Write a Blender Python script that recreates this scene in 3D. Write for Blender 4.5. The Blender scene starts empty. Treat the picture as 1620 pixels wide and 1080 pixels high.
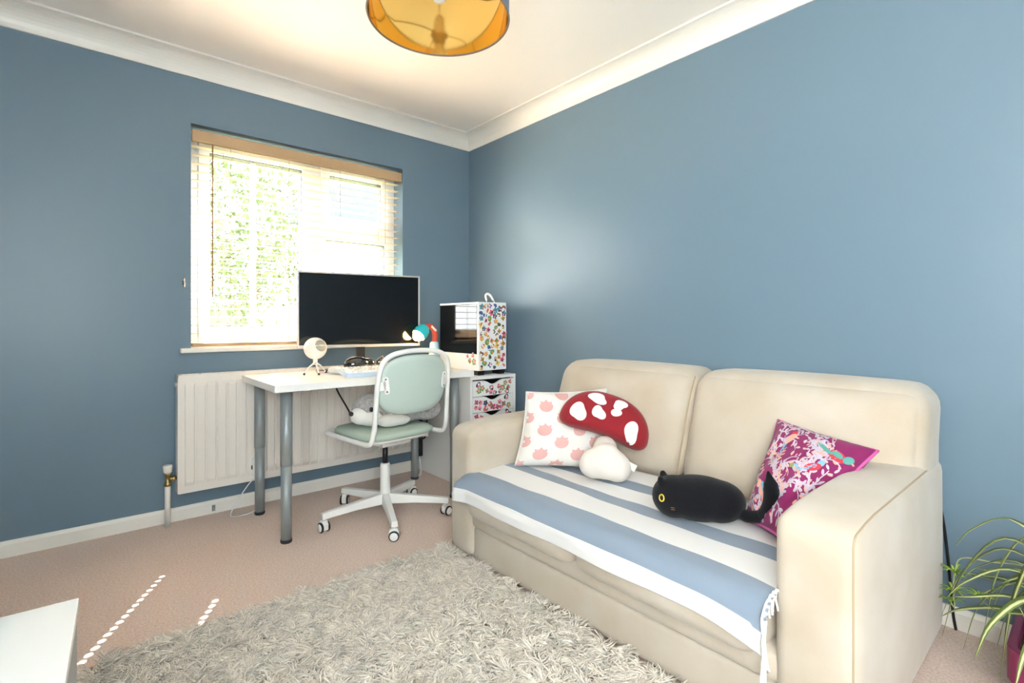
import bpy, bmesh, math, random
import numpy as np
from mathutils import Vector, Matrix, noise

PI = math.pi
rnd = random.Random(7)
S = bpy.context.scene
C = S.collection

# ------------------------------------------------------------------ camera
cam_d = bpy.data.cameras.new('camera')
cam = bpy.data.objects.new('camera', cam_d); C.objects.link(cam)
cam.location = (-2.262, -3.151, 1.034)
cam.rotation_euler = (PI/2, 0, -math.atan2(.6499, .76))
cam_d.sensor_width = 36.0
cam_d.lens = 36.0*800/1620
cam_d.shift_y = -(540-510)/1620
cam_d.clip_start = .05
S.camera = cam

# ------------------------------------------------------------------ light
W = bpy.data.worlds.new('sky'); S.world = W; W.use_nodes = True
bg = W.node_tree.nodes['Background']
bg.inputs[0].default_value = (.93, .97, 1.0, 1); bg.inputs[1].default_value = 7

sun_d = bpy.data.lights.new('sun', 'SUN'); sun_d.energy = 75; sun_d.angle = math.radians(.45); sun_d.color = (1, .96, .91)
sun = bpy.data.objects.new('sun', sun_d); C.objects.link(sun)
SUN = Vector((-.47, -.883, -1.292)).normalized()
sun.rotation_euler = SUN.to_track_quat('-Z', 'Y').to_euler()
sun.location = (4, 8, 8)

# added fill lamp outside the unseen left-wall window put in behind the camera
dl = bpy.data.lights.new('added_side_fill', 'AREA'); dl.shape = 'RECTANGLE'; dl.size = 1.4; dl.size_y = .9
dl.energy = 13; dl.color = (1, .97, .93)
dlo = bpy.data.objects.new('added_side_fill', dl); C.objects.link(dlo)
dlo.location = (-3.20, -3.77, 1.42); dlo.rotation_euler = (0, -PI/2, 0)

S.view_settings.view_transform = 'Standard'; S.view_settings.look = 'None'
S.view_settings.gamma = 1; S.view_settings.use_curve_mapping = False
S.view_settings.exposure = 1.72

# ------------------------------------------------------------------ helpers
def srgb(r, g, b):
    f = lambda c: c/12.92 if c <= .04045 else ((c+.055)/1.055)**2.4
    return (f(r/255), f(g/255), f(b/255), 1)

MATS = {}
def mat(name, col, rough=.6, metal=0, spec=.5, var=0, vscale=8, bump=0, bscale=200, sheen=0, emit=None, estr=0, coat=0, trans=0, col2=None, detail=3):
    if name in MATS: return MATS[name]
    m = bpy.data.materials.new(name); m.use_nodes = True
    nt = m.node_tree; b = nt.nodes['Principled BSDF']
    if len(col) == 3: col = (*col, 1)
    b.inputs['Base Color'].default_value = col
    b.inputs['Roughness'].default_value = rough
    b.inputs['Metallic'].default_value = metal
    b.inputs['Specular IOR Level'].default_value = spec
    b.inputs['Sheen Weight'].default_value = sheen
    b.inputs['Coat Weight'].default_value = coat
    b.inputs['Transmission Weight'].default_value = trans
    if emit: b.inputs['Emission Color'].default_value = emit; b.inputs['Emission Strength'].default_value = estr
    tc = nt.nodes.new('ShaderNodeTexCoord')
    if var or col2:
        n = nt.nodes.new('ShaderNodeTexNoise'); n.inputs['Scale'].default_value = vscale; n.inputs['Detail'].default_value = detail
        nt.links.new(tc.outputs['Object'], n.inputs['Vector'])
        r = nt.nodes.new('ShaderNodeValToRGB'); nt.links.new(n.outputs['Fac'], r.inputs[0])
        r.color_ramp.elements[0].position = .3; r.color_ramp.elements[1].position = .7
        c2 = col2 if col2 else tuple(c*(1+var) for c in col[:3])+(1,)
        c1 = col if col2 else tuple(c*(1-var) for c in col[:3])+(1,)
        r.color_ramp.elements[0].color = c1; r.color_ramp.elements[1].color = c2
        nt.links.new(r.outputs[0], b.inputs['Base Color'])
    if bump:
        n2 = nt.nodes.new('ShaderNodeTexNoise'); n2.inputs['Scale'].default_value = bscale; n2.inputs['Detail'].default_value = 2
        nt.links.new(tc.outputs['Object'], n2.inputs['Vector'])
        bp = nt.nodes.new('ShaderNodeBump'); bp.inputs['Strength'].default_value = bump; bp.inputs['Distance'].default_value = .004
        nt.links.new(n2.outputs['Fac'], bp.inputs['Height']); nt.links.new(bp.outputs[0], b.inputs['Normal'])
    MATS[name] = m
    return m

def glass_mat(name, tint=(1, 1, 1, 1), refl=.08, rough=0):
    m = bpy.data.materials.new(name); m.use_nodes = True; nt = m.node_tree
    out = nt.nodes['Material Output']; nt.nodes.remove(nt.nodes['Principled BSDF'])
    t = nt.nodes.new('ShaderNodeBsdfTransparent'); t.inputs[0].default_value = tint
    g = nt.nodes.new('ShaderNodeBsdfGlossy'); g.inputs['Roughness'].default_value = rough
    lw = nt.nodes.new('ShaderNodeLayerWeight'); lw.inputs['Blend'].default_value = .5
    pw_ = nt.nodes.new('ShaderNodeMath'); pw_.operation = 'POWER'; pw_.inputs[1].default_value = 5; nt.links.new(lw.outputs['Facing'], pw_.inputs[0])
    fa = nt.nodes.new('ShaderNodeMath'); fa.operation = 'MULTIPLY_ADD'; fa.inputs[1].default_value = .7; fa.inputs[2].default_value = refl*.5; nt.links.new(pw_.outputs[0], fa.inputs[0])
    mx = nt.nodes.new('ShaderNodeMixShader')
    nt.links.new(fa.outputs[0], mx.inputs[0]); nt.links.new(t.outputs[0], mx.inputs[1]); nt.links.new(g.outputs[0], mx.inputs[2])
    nt.links.new(mx.outputs[0], out.inputs[0])
    MATS[name] = m
    return m

class MB:
    """collects geometry, then becomes ONE mesh"""
    def __init__(s): s.v = []; s.f = []; s.m = []; s.uv = {}; s.smooth = []
    def add(s, vs, fs, mi=0, smooth=False):
        o = len(s.v); s.v += [tuple(p) for p in vs]
        for f in fs: s.f.append(tuple(i+o for i in f)); s.m.append(mi); s.smooth.append(smooth)
        return o
    def box(s, a, b, mi=0):
        x0, y0, z0 = a; x1, y1, z1 = b
        s.add([(x0,y0,z0),(x1,y0,z0),(x1,y1,z0),(x0,y1,z0),(x0,y0,z1),(x1,y0,z1),(x1,y1,z1),(x0,y1,z1)],
              [(0,3,2,1),(4,5,6,7),(0,1,5,4),(1,2,6,5),(2,3,7,6),(3,0,4,7)], mi); return s
    def prism(s, pts, axis, a, b, mi=0, smooth=False):
        """extrude a 2D outline (ccw) along axis"""
        n = len(pts)
        def P(p, t): return {'x': (t, p[0], p[1]), 'y': (p[0], t, p[1]), 'z': (p[0], p[1], t)}[axis]
        vs = [P(p, a) for p in pts]+[P(p, b) for p in pts]
        o = len(s.v); s.v += vs
        s.f.append(tuple(o+i for i in range(n))[::-1]); s.m.append(mi); s.smooth.append(False)
        s.f.append(tuple(o+n+i for i in range(n))); s.m.append(mi); s.smooth.append(False)
        for i in range(n):
            j = (i+1) % n; s.f.append((o+i, o+j, o+n+j, o+n+i)); s.m.append(mi); s.smooth.append(smooth)
        return s
    def tube(s, pts, r, n=8, mi=0, closed=False, cap=True):
        pts = [Vector(p) for p in pts]; N = len(pts)
        rs = r if isinstance(r, (list, tuple)) else [r]*N
        o = len(s.v); up = None
        for i, p in enumerate(pts):
            if closed: d = pts[(i+1) % N]-pts[i-1]
            else: d = pts[min(i+1, N-1)]-pts[max(i-1, 0)]
            d.normalize()
            if up is None: up = Vector((0,0,1)) if abs(d.z) < .9 else Vector((1,0,0))
            a = d.cross(up)
            if a.length < 1e-5: a = d.orthogonal()
            a.normalize(); up = a.cross(d).normalized()
            for k in range(n):
                t = 2*PI*k/n; s.v.append(tuple(p+(a*math.cos(t)+up*math.sin(t))*rs[i]))
        for i in range(N if closed else N-1):
            for k in range(n):
                a0 = o+i*n; b0 = o+((i+1) % N)*n; k2 = (k+1) % n
                s.f.append((a0+k, a0+k2, b0+k2, b0+k)); s.m.append(mi); s.smooth.append(True)
        if cap and not closed:
            s.f.append(tuple(o+k for k in range(n))[::-1]); s.f.append(tuple(o+(N-1)*n+k for k in range(n)))
            s.m += [mi, mi]; s.smooth += [False, False]
        return s
    def lathe(s, prof, c=(0,0,0), n=24, mi=0, axis='z', close=False, smooth=True):
        """prof: list of (r, h)"""
        o = len(s.v); N = len(prof)
        for (r, h) in prof:
            for k in range(n):
                t = 2*PI*k/n; a, b = r*math.cos(t), r*math.sin(t)
                q = {'z': (a, b, h), 'x': (h, a, b), 'y': (b, h, a)}[axis]
                s.v.append((c[0]+q[0], c[1]+q[1], c[2]+q[2]))
        for i in range(N-1):
            for k in range(n):
                k2 = (k+1) % n
                s.f.append((o+i*n+k, o+i*n+k2, o+(i+1)*n+k2, o+(i+1)*n+k)); s.m.append(mi); s.smooth.append(smooth)
        if prof[0][0] > 1e-6 and not close:
            s.f.append(tuple(o+k for k in range(n))[::-1]); s.m.append(mi); s.smooth.append(False)
        if prof[-1][0] > 1e-6 and not close:
            s.f.append(tuple(o+(N-1)*n+k for k in range(n))); s.m.append(mi); s.smooth.append(False)
        return s
    def ball(s, c, r, n=16, mi=0):
        r = r if isinstance(r, (tuple, list)) else (r, r, r)
        o = len(s.v); s.lathe([(math.sin(PI*i/n)+1e-7*(i in (0, n)), -math.cos(PI*i/n)) for i in range(n+1)], n=n*3//2, mi=mi, close=True)
        for i in range(o, len(s.v)):
            v = s.v[i]; s.v[i] = (c[0]+v[0]*r[0], c[1]+v[1]*r[1], c[2]+v[2]*r[2])
        return s
    def xf(s, M, start=0):
        for i in range(start, len(s.v)): s.v[i] = tuple(M @ Vector(s.v[i]))
        return s
    def mesh(s, name, mats):
        me = bpy.data.meshes.new(name); me.from_pydata(s.v, [], s.f)
        for m in (mats if isinstance(mats, (list, tuple)) else [mats]): me.materials.append(m)
        me.polygons.foreach_set('material_index', s.m); me.polygons.foreach_set('use_smooth', s.smooth)
        me.update(); return me
    def build(s, name, mats, parent=None, loc=None, bevel=0, seg=2):
        o = bpy.data.objects.new(name, s.mesh(name, mats)); C.objects.link(o)
        if parent: o.parent = parent
        if loc: o.location = loc
        if bevel:
            b = o.modifiers.new('bevel', 'BEVEL'); b.width = bevel; b.segments = seg; b.limit_method = 'ANGLE'; b.angle_limit = .6
        return o

def tag(o, label=None, cat=None, group=None, kind=None):
    if label: o['label'] = label
    if cat: o['category'] = cat
    if group: o['group'] = group
    if kind: o['kind'] = kind
    return o
def thing(name, label, cat, loc=(0,0,0), rz=0, group=None):
    o = bpy.data.objects.new(name, None); C.objects.link(o); o.empty_display_size = .05
    o.location = loc; o.rotation_euler = (0, 0, rz)
    return tag(o, label, cat, group)
def structure(o): o['kind'] = 'structure'; return o
def copy_of(o, parent, loc=None, rot=None, scale=None):
    c = o.copy(); C.objects.link(c); c.parent = parent
    if loc is not None: c.location = loc
    if rot is not None: c.rotation_euler = rot
    if scale is not None: c.scale = scale
    return c

def soft_box(lo, hi, r=.05, n=14, puff=(0,0,0,0,0,0), warp=None):
    """rounded box; puff = outward bulge of -x,+x,-y,+y,-z,+z faces"""
    lo = Vector(lo); hi = Vector(hi); c = (lo+hi)/2; h = (hi-lo)/2
    r = min(r, min(h)*.98)
    bm = bmesh.new(); bmesh.ops.create_cube(bm, size=2)
    bmesh.ops.subdivide_edges(bm, edges=bm.edges[:], cuts=n, use_grid_fill=True)
    for v in bm.verts:
        q = v.co.copy()
        # denser towards the edges
        q = Vector([math.copysign(1-(1-abs(t))**1.7, t) if abs(t) < 1 else t for t in q])
        p = Vector((q.x*h.x, q.y*h.y, q.z*h.z))
        inner = Vector([max(-h[i]+r, min(h[i]-r, p[i])) for i in range(3)])
        d = p-inner
        if d.length > 1e-9: p = inner+d.normalized()*r
        for ax in range(3):
            a, b = [k for k in range(3) if k != ax]
            amt = puff[2*ax+(1 if q[ax] > 0 else 0)]
            if amt and abs(q[ax]) > .2:
                w = (1-q[a]**2)*(1-q[b]**2)
                p[ax] += math.copysign(amt*max(0, w)**.6*abs(q[ax]), q[ax])
        v.co = p+c
        if warp: v.co = warp(v.co)
    me = bpy.data.meshes.new('soft'); bm.to_mesh(me); bm.free()
    me.polygons.foreach_set('use_smooth', [True]*len(me.polygons))
    return me
def mobj(name, me, m, parent=None, loc=None):
    me.name = name
    if not me.materials: me.materials.append(m)
    o = bpy.data.objects.new(name, me); C.objects.link(o)
    if parent: o.parent = parent
    if loc: o.location = loc
    return o
def blob(name, parts, m, parent=None, voxel=.007, it=6):
    """one continuous rounded surface grown from overlapping ellipsoids (centre, radii, rotation)"""
    bm = bmesh.new()
    for p in parts:
        c, r = p[0], p[1]; rot = Matrix.Identity(4)
        if len(p) > 2:
            from mathutils import Euler
            rot = Euler(p[2]).to_matrix().to_4x4()
        r = r if isinstance(r, (tuple, list)) else (r, r, r)
        bmesh.ops.create_icosphere(bm, subdivisions=4, radius=1, matrix=Matrix.Translation(c) @ rot @ Matrix.Diagonal((*r, 1)))
    me = bpy.data.meshes.new(name); bm.to_mesh(me); bm.free()
    o = bpy.data.objects.new(name, me); C.objects.link(o)
    md = o.modifiers.new('r', 'REMESH'); md.mode = 'VOXEL'; md.voxel_size = voxel
    if it:
        ms = o.modifiers.new('s', 'SMOOTH'); ms.iterations = it; ms.factor = .5
    dg = bpy.context.evaluated_depsgraph_get()
    me2 = bpy.data.meshes.new_from_object(o.evaluated_get(dg)); o.modifiers.clear(); o.data = me2; bpy.data.meshes.remove(me)
    me2.name = name; me2.materials.clear(); me2.materials.append(m)
    me2.polygons.foreach_set('use_smooth', [True]*len(me2.polygons))
    if parent: o.parent = parent
    return o
def arc(c, r, a0, a1, n, f): return [f(c[0]+r*math.cos(a0+(a1-a0)*i/n), c[1]+r*math.sin(a0+(a1-a0)*i/n)) for i in range(n+1)]
def smooth_path(pts, n=6):
    """Catmull-Rom"""
    P = [Vector(p) for p in pts]; P = [2*P[0]-P[1]]+P+[2*P[-1]-P[-2]]; out = []
    for i in range(1, len(P)-2):
        for k in range(n):
            t = k/n; a, b, c, d = P[i-1], P[i], P[i+1], P[i+2]
            out.append(.5*((2*b)+(c-a)*t+(2*a-5*b+4*c-d)*t*t+(3*b-a-3*c+d)*t**3))
    out.append(P[-2]); return out
def rounded(w, h, r, n=5, cx=0, cy=0):
    out = []
    for (sx, sy, a) in ((1,1,0), (-1,1,PI/2), (-1,-1,PI), (1,-1,1.5*PI)):
        for i in range(n+1):
            t = a+PI/2*i/n; out.append((cx+sx*(w/2-r)+r*math.cos(t), cy+sy*(h/2-r)+r*math.sin(t)))
    return out

# ------------------------------------------------------------------ materials
M_wall = mat('blue_paint', srgb(109, 131, 147), .36, spec=.45, bump=.05, bscale=180)
M_ceil = mat('ceiling_paint', srgb(250, 245, 238), .8)
M_trim = mat('white_gloss', srgb(240, 236, 228), .35)
M_carpet = mat('carpet', srgb(212, 184, 168), .95, spec=.1, col2=srgb(240, 218, 204), vscale=130, bump=.8, bscale=420, sheen=.2)
M_upvc = mat('upvc', srgb(244, 243, 240), .3)
M_glass = glass_mat('window_glass', (.98, .99, .98, 1), .06)
M_pelmet = mat('pelmet_wood', srgb(194, 164, 126), .5, col2=srgb(182, 150, 112), vscale=3)
M_slat = mat('slat_wood', srgb(230, 212, 192), .5, col2=srgb(220, 198, 174), vscale=4)
M_cord = mat('cord', srgb(170, 130, 92), .7)
M_white = mat('white_melamine', srgb(240, 240, 238), .35)
M_whitemetal = mat('white_enamel', srgb(240, 239, 235), .28, var=.015)
M_rad = mat('radiator_enamel', srgb(236, 230, 222), .35)
M_silverleg = mat('silver_legs', srgb(150, 157, 158), .4, metal=.25)
M_black = mat('black_plastic', srgb(20, 20, 22), .4)
M_rubber = mat('dark_rubber', srgb(40, 40, 42), .7)
M_sage = mat('sage_fabric', srgb(192, 207, 198), .8, var=.03, vscale=300, bump=.15, bscale=500, sheen=.2)
M_seatfab = mat('sage_seat', srgb(180, 196, 182), .8, var=.03, vscale=300, bump=.15, bscale=500)
M_sofa = mat('cream_suede', srgb(198, 188, 174), .85, spec=.2, col2=srgb(184, 170, 150), vscale=4.5, bump=.12, bscale=350, sheen=.25, detail=5)
M_seam = mat('sofa_seam', srgb(176, 155, 126), .9)
M_brass = mat('brass', srgb(190, 165, 110), .3, metal=1)
M_chrome = mat('chrome', srgb(200, 200, 200), .15, metal=1)

# ------------------------------------------------------------------ room shell
X0, Y0, H = -2.98, -4.30, 2.44
WX0, WX1, WZ0, WZ1 = -1.812, -.563, .898, 2.093
mb = MB().box((X0-.2, Y0-.2, -.12), (.2, .3, 0)); structure(mb.build('floor', M_carpet))
mb = MB().box((X0-.2, Y0-.2, H), (.2, .3, H+.12)); structure(mb.build('ceiling', M_ceil))
mb = MB()
mb.box((X0-.2, 0, 0), (WX0, .28, H)); mb.box((WX1, 0, 0), (.2, .28, H))
mb.box((WX0, 0, 0), (WX1, .28, WZ0-.025)); mb.box((WX0, 0, WZ1), (WX1, .28, H))
structure(mb.build('wall_back', M_wall))
structure(MB().box((0, Y0-.2, 0), (.2, 0, H)).build('wall_right', M_wall))
LY0, LY1, LZ0, LZ1 = -4.24, -3.3, .7, 2.15
mb = MB(); mb.box((X0-.2, Y0-.2, 0), (X0, LY0, H)); mb.box((X0-.2, LY1, 0), (X0, 0, H))
mb.box((X0-.2, LY0, 0), (X0, LY1, LZ0)); mb.box((X0-.2, LY0, LZ1), (X0, LY1, H))
structure(mb.build('wall_left', M_wall))
RX0, RX1 = -2.9, -2.2
mb = MB(); mb.box((X0, Y0-.2, 0), (RX0, Y0, H)); mb.box((RX1, Y0-.2, 0), (0, Y0, H))
mb.box((RX0, Y0-.2, 0), (RX1, Y0, .7)); mb.box((RX0, Y0-.2, 2.15), (RX1, Y0, H))
structure(mb.build('wall_front', M_wall))

# coving: concave quarter profile
def cove(d=.102, n=8):
    # (out from wall, z)
    p = [(0, H-d), (.008, H-d)]
    for i in range(n+1):
        a = PI+ (PI/2)*(-i/n); p.append((.008+(d-.018)*(1+math.cos(a)) , H-d+.004+(d-.014)*math.sin(a)))
    p += [(d, H-.010), (d, H), (0, H)]
    return p
cv = cove()
def cove_run(name, pts_fn):
    mb = MB(); n = len(cv); (A, B) = pts_fn
    vs = [A(u, z) for u, z in cv]+[B(u, z) for u, z in cv]
    fs = [(i, (i+1) % n, n+(i+1) % n, n+i) for i in range(n)]
    mb.add(vs, fs, 0, False); return structure(mb.build(name, M_trim))
cove_run('trim_1', (lambda u, z: (-u, -u, z), lambda u, z: (X0+u, -u, z)))
cove_run('trim_2', (lambda u, z: (-u, -u, z), lambda u, z: (-u, Y0+u, z)))
cove_run('trim_3', (lambda u, z: (X0+u, -u, z), lambda u, z: (X0+u, Y0+u, z)))
cove_run('trim_4', (lambda u, z: (-u, Y0+u, z), lambda u, z: (X0+u, Y0+u, z)))
skp = [(0, 0), (.016, 0), (.016, .055), (.008, .07), (0, .07)]
structure(MB().prism([(-a, b) for a, b in skp], 'x', X0, 0).build('baseboard_back', M_trim))
structure(MB().prism([(-a, b) for a, b in skp][::-1], 'y', Y0, -.016).build('baseboard_right', M_trim))
structure(MB().prism([(X0+a, b) for a, b in skp], 'y', Y0, -.016).build('baseboard_left', M_trim))

# window in the far wall
win = bpy.data.objects.new('window_1', None); C.objects.link(win); win.location = (0, 0, 0); structure(win)
fy0, fy1 = .125, .19
def frame_ring(x0, x1, z0, z1, w, y0, y1, name, parent, m=M_upvc):
    mb = MB(); mb.box((x0, y0, z0), (x0+w, y1, z1)); mb.box((x1-w, y0, z0), (x1, y1, z1))
    mb.box((x0+w, y0, z0), (x1-w, y1, z0+w)); mb.box((x0+w, y0, z1-w), (x1-w, y1, z1))
    return mb.build(name, m, parent, bevel=.004)
frame_ring(WX0, WX1, WZ0, WZ1, .05, fy0, fy1, 'outer_frame', win)
MUL = -1.115
MB().box((MUL-.032, fy0, WZ0+.05), (MUL+.032, fy1, WZ1-.05)).build('mullion', M_upvc, win, bevel=.004)
TR = 1.63
MB().box((MUL+.032, fy0, TR-.03), (WX1-.05, fy1, TR+.03)).build('transom', M_upvc, win, bevel=.004)
M_gasket = mat('gasket', srgb(60, 60, 62), .6)
def sash(x0, x1, z0, z1, w=.055, bar=False):
    f = frame_ring(x0, x1, z0, z1, w, fy0-.018, fy1-.01, 'sash', win)
    frame_ring(x0+w, x1-w, z0+w, z1-w, .005, fy0-.01, fy1-.02, 'gasket', f, M_gasket)
    MB().box((x0+w+.003, .154, z0+w+.003), (x1-w-.003, .158, z1-w-.003)).build('pane', M_glass, f)
    if bar:
        xm = (x0+x1)/2-.02; MB().box((xm-.014, .146, z0+w), (xm+.014, .166, z1-w)).build('glazing_bar', M_upvc, f)
    return f
sash(WX0+.05, MUL-.032, WZ0+.05, WZ1-.05, bar=True)
s2 = sash(MUL+.032, WX1-.05, TR+.03, WZ1-.05)
sash(MUL+.032, WX1-.05, WZ0+.05, TR-.03, .03)
MB().box((-.87, fy0-.045, TR+.035), (-.74, fy0-.03, TR+.055)).build('stay_handle', M_upvc, s2, bevel=.004)
MB().box((-1.862, -.035, WZ0-.024), (-.515, .15, WZ0)).build('window_sill', M_trim, win, bevel=.005)

# unseen window added in the left wall to let in fill light
added_win2 = bpy.data.objects.new('added_window_2', None); C.objects.link(added_win2); structure(added_win2)
mb = MB(); w_ = .05; xa, xb = X0-.15, X0-.09
mb.box((xa, LY0, LZ0), (xb, LY0+w_, LZ1)).box((xa, LY1-w_, LZ0), (xb, LY1, LZ1)).box((xa, LY0+w_, LZ0), (xb, LY1-w_, LZ0+w_)).box((xa, LY0+w_, LZ1-w_), (xb, LY1-w_, LZ1))
mb.build('outer_frame', M_upvc, added_win2)
MB().box((X0-.122, LY0+w_, LZ0+w_), (X0-.118, LY1-w_, LZ1-w_)).build('pane', M_glass, added_win2)

added_win3 = bpy.data.objects.new('added_window_3', None); C.objects.link(added_win3); structure(added_win3)  # unseen rear window, added to light the back wall
frame_ring(RX0, RX1, .7, 2.15, .05, Y0-.15, Y0-.09, 'outer_frame', added_win3)
MB().box((RX0+.05, Y0-.122, .75), (RX1-.05, Y0-.118, 2.10)).build('pane', M_glass, added_win3)

# ------------------------------------------------------------------ outside
M_grass = mat('lawn', srgb(84, 96, 52), .9, var=.2, vscale=6)
structure(MB().box((-14, .3, -.6), (16, 30, -.45)).build('ground', M_grass))
M_fence = mat('fence_wood', srgb(112, 98, 82), .85, var=.1, vscale=3)
fn = thing('garden_fence', 'weathered timber garden fence seen through the lower window blind', 'fence', (0, 7.2, -.45))
pl = None
for i in range(40):
    x = -4.2+i*.205
    if pl is None:
        pl = MB().box((-.098, -.012, 0), (.098, .012, 1.75)).build('board', M_fence, fn, (x, 0, .05))
    else: copy_of(pl, fn, (x, (i % 2)*.012, .05+.01*((i*7) % 3)))
MB().box((-4.3, .02, .4), (4.1, .07, .48)).box((-4.3, .02, 1.4), (4.1, .07, 1.48)).build('rail', M_fence, fn)
M_leaf = mat('tree_leaf', srgb(54, 64, 38), .6, col2=srgb(92, 104, 66), vscale=3, trans=0)
M_bark = mat('bark', srgb(96, 80, 62), .9, var=.15, vscale=12)
def tree(name, label, base, h, R, n, seed):
    t = thing(name, label, 'tree', base); r = random.Random(seed)
    mb = MB().tube(smooth_path([(0, 0, 0), (.05, .02, h*.25), (-.03, 0, h*.5), (.06, .05, h*.85)]), [.09*(1-.8*i/18) for i in range(19)], 8)
    for k in range(9):
        a = r.uniform(0, 2*PI); z = h*r.uniform(.3, .7); L = R*r.uniform(.5, .9)
        mb.tube([(0, 0, z), (L*.5*math.cos(a), L*.5*math.sin(a), z+.25), (L*math.cos(a), L*math.sin(a), z+.35)], [.035, .02, .008], 6)
    mb.build('trunk', M_bark, t)
    mb = MB()
    for k in range(n):
        while True:
            p = Vector((r.uniform(-1, 1), r.uniform(-1, 1), r.uniform(-1, 1)))
            if .35 < p.length < 1: break
        if noise.noise(p*2.6+Vector((seed, 0, 0))) < -.08: continue
        p = Vector((p.x*R, p.y*R, h*.62+p.z*h*.42))
        M = Matrix.Translation(p) @ Matrix.Rotation(r.uniform(0, 6.3), 4, 'Z') @ Matrix.Rotation(r.uniform(-1.2, 1.2), 4, 'X')
        l = r.uniform(.05, .10); w = l*.45
        vs = [M @ Vector(q) for q in ((0, -l, 0), (w, 0, .012), (0, l, 0), (-w, 0, .012))]
        mb.add(vs, [(0, 1, 2, 3)])
    f = mb.build('foliage', M_leaf, t); f['kind'] = 'stuff'
    return t
tree('garden_tree', 'leafy green tree beyond the left-hand window pane, nearest the fence end', (-.85, 5.75, -.45), 4.6, 1.25, 5200, 3)
tree('garden_tree', 'leafy green tree beside the window mullion, behind the fence', (.75, 8.95, -.45), 5.2, 1.3, 5200, 5)
# neighbour's house: only its gable roof shows in the top right pane
M_brickw = mat('pale_render', srgb(225, 215, 200), .9)
M_roof = mat('slate_roof', srgb(44, 50, 60), .7, var=.1, vscale=5)
hs = thing('neighbour_house', 'neighbouring house with slate gable roof seen through the top right pane', 'house', (5.6, 15.5, -.45))
MB().box((-3, -2.5, 0), (3, 2.5, 4.6)).build('wall', M_brickw, hs)
rf = MB().prism([(-3.3, 4.5), (3.3, 4.5), (3.3, 4.68), (0, 7.0), (-3.3, 4.68)], 'y', -2.75, 2.75).build('roof', M_roof, hs)
MB().box((-1.6, -2.56, 2.6), (-.4, -2.5, 3.8)).build('window', M_upvc, hs)

# ------------------------------------------------------------------ venetian blind
bl = thing('venetian_blind', 'wooden venetian blind lowered over the window, with tan pelmet', 'blind', (0, 0, WZ0))
def B(z): return z-WZ0
MB().box((WX0+.004, -.012, B(2.0)), (WX1-.012, .012, B(2.062))).build('pelmet', M_pelmet, bl, bevel=.004)
MB().box((WX0+.01, .014, B(2.02)), (WX1-.015, .062, B(2.06))).build('headrail', M_pelmet, bl)
LAD = [-1.635, -1.323, -1.011, -.70]
hx, hy = .0055, .0045
xs = [WX0+.008]
for l in LAD: xs += [l-hx, l+hx]
xs.append(WX1-.02)
ys = [.0145, .037-hy, .037+hy, .0595]; T = .0028
def slat_mesh():
    mb = MB(); nx, ny = len(xs), len(ys)
    crown = [0, .0018, .0018, 0]
    for s in (1, -1):
        for j in range(ny):
            for i in range(nx): mb.v.append((xs[i], ys[j], crown[j]+s*T/2))
    idx = lambda s, i, j: (0 if s > 0 else nx*ny)+j*nx+i
    solid = lambda i, j: 0 <= i < nx-1 and 0 <= j < ny-1 and not (j == 1 and i % 2 == 1)
    for i in range(nx-1):
        for j in range(ny-1):
            if not solid(i, j): continue
            mb.f.append((idx(1,i,j), idx(1,i+1,j), idx(1,i+1,j+1), idx(1,i,j+1)))
            mb.f.append((idx(-1,i,j+1), idx(-1,i+1,j+1), idx(-1,i+1,j), idx(-1,i,j)))
            for (a, b, di, dj) in (((i,j),(i+1,j),0,-1), ((i+1,j),(i+1,j+1),1,0), ((i+1,j+1),(i,j+1),0,1), ((i,j+1),(i,j),-1,0)):
                if not solid(i+di, j+dj): mb.f.append((idx(-1,*a), idx(-1,*b), idx(1,*b), idx(1,*a)))
    mb.m = [0]*len(mb.f); mb.smooth = [False]*len(mb.f)
    return mb
PITCH = .046
sl = slat_mesh().build('slat', M_slat, bl, (0, 0, B(1.985)))
z = 1.985-PITCH; k = 1
while z > WZ0+.045:
    copy_of(sl, bl, (0, 0, B(z))); z -= PITCH
MB().box((WX0+.008, .010, B(WZ0+.006)), (WX1-.02, .064, B(WZ0+.024))).build('bottom_rail', M_pelmet, bl, bevel=.003)
for l in LAD:
    MB().tube([(l+.013, .0125, B(2.0)), (l+.013, .0125, B(WZ0+.02))], .0011, 5).tube([(l-.013, .0615, B(2.0)), (l-.013, .0615, B(WZ0+.02))], .0011, 5).build('ladder_cord', M_cord, bl)
MB().tube([(-1.712, -.004, B(2.0)), (-1.713, -.006, B(1.6)), (-1.712, -.005, B(1.17))], .004, 8).build('tilt_wand', M_cord, bl)
clt = thing('cord_cleat', 'small dark cord cleat screwed to wall left of the blind', 'cleat', (-1.845, 0, 1.243))
MB().box((-.006, -.012, -.012), (.006, 0, .012)).build('base', M_rubber, clt, bevel=.003)
MB().tube([(0, -.016, -.024), (0, -.02, 0), (0, -.016, .024)], .005, 8).build('horn', M_chrome, clt)

# ------------------------------------------------------------------ radiator
rd = thing('radiator', 'long white fluted panel radiator below the window', 'radiator', (-1.88, -.01, .16))
RW, RH = 1.36, .605
prof = []
nfl = 27; p = (RW-.05)/nfl
for i in range(nfl):
    a = .025+i*p; prof += [(a, 0), (a+.006, -.009), (a+p-.008, -.009), (a+p-.003, 0)]
mb = MB(); yF = -.088
zz = [(.0, 0), (.035, 0), (.055, 1), (RH-.06, 1), (RH-.04, 0), (RH-.012, 0)]
full = [(0, 0)]+prof+[(RW, 0)]
nn = len(full)
for (zq, k) in zz:
    for (a, d) in full: mb.v.append((a, yF+d*k, zq))
for j in range(len(zz)-1):
    for i in range(nn-1):
        mb.f.append((j*nn+i, j*nn+i+1, (j+1)*nn+i+1, (j+1)*nn+i)); mb.m.append(0); mb.smooth.append(False)
mb.build('front_panel', M_rad, rd)
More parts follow.
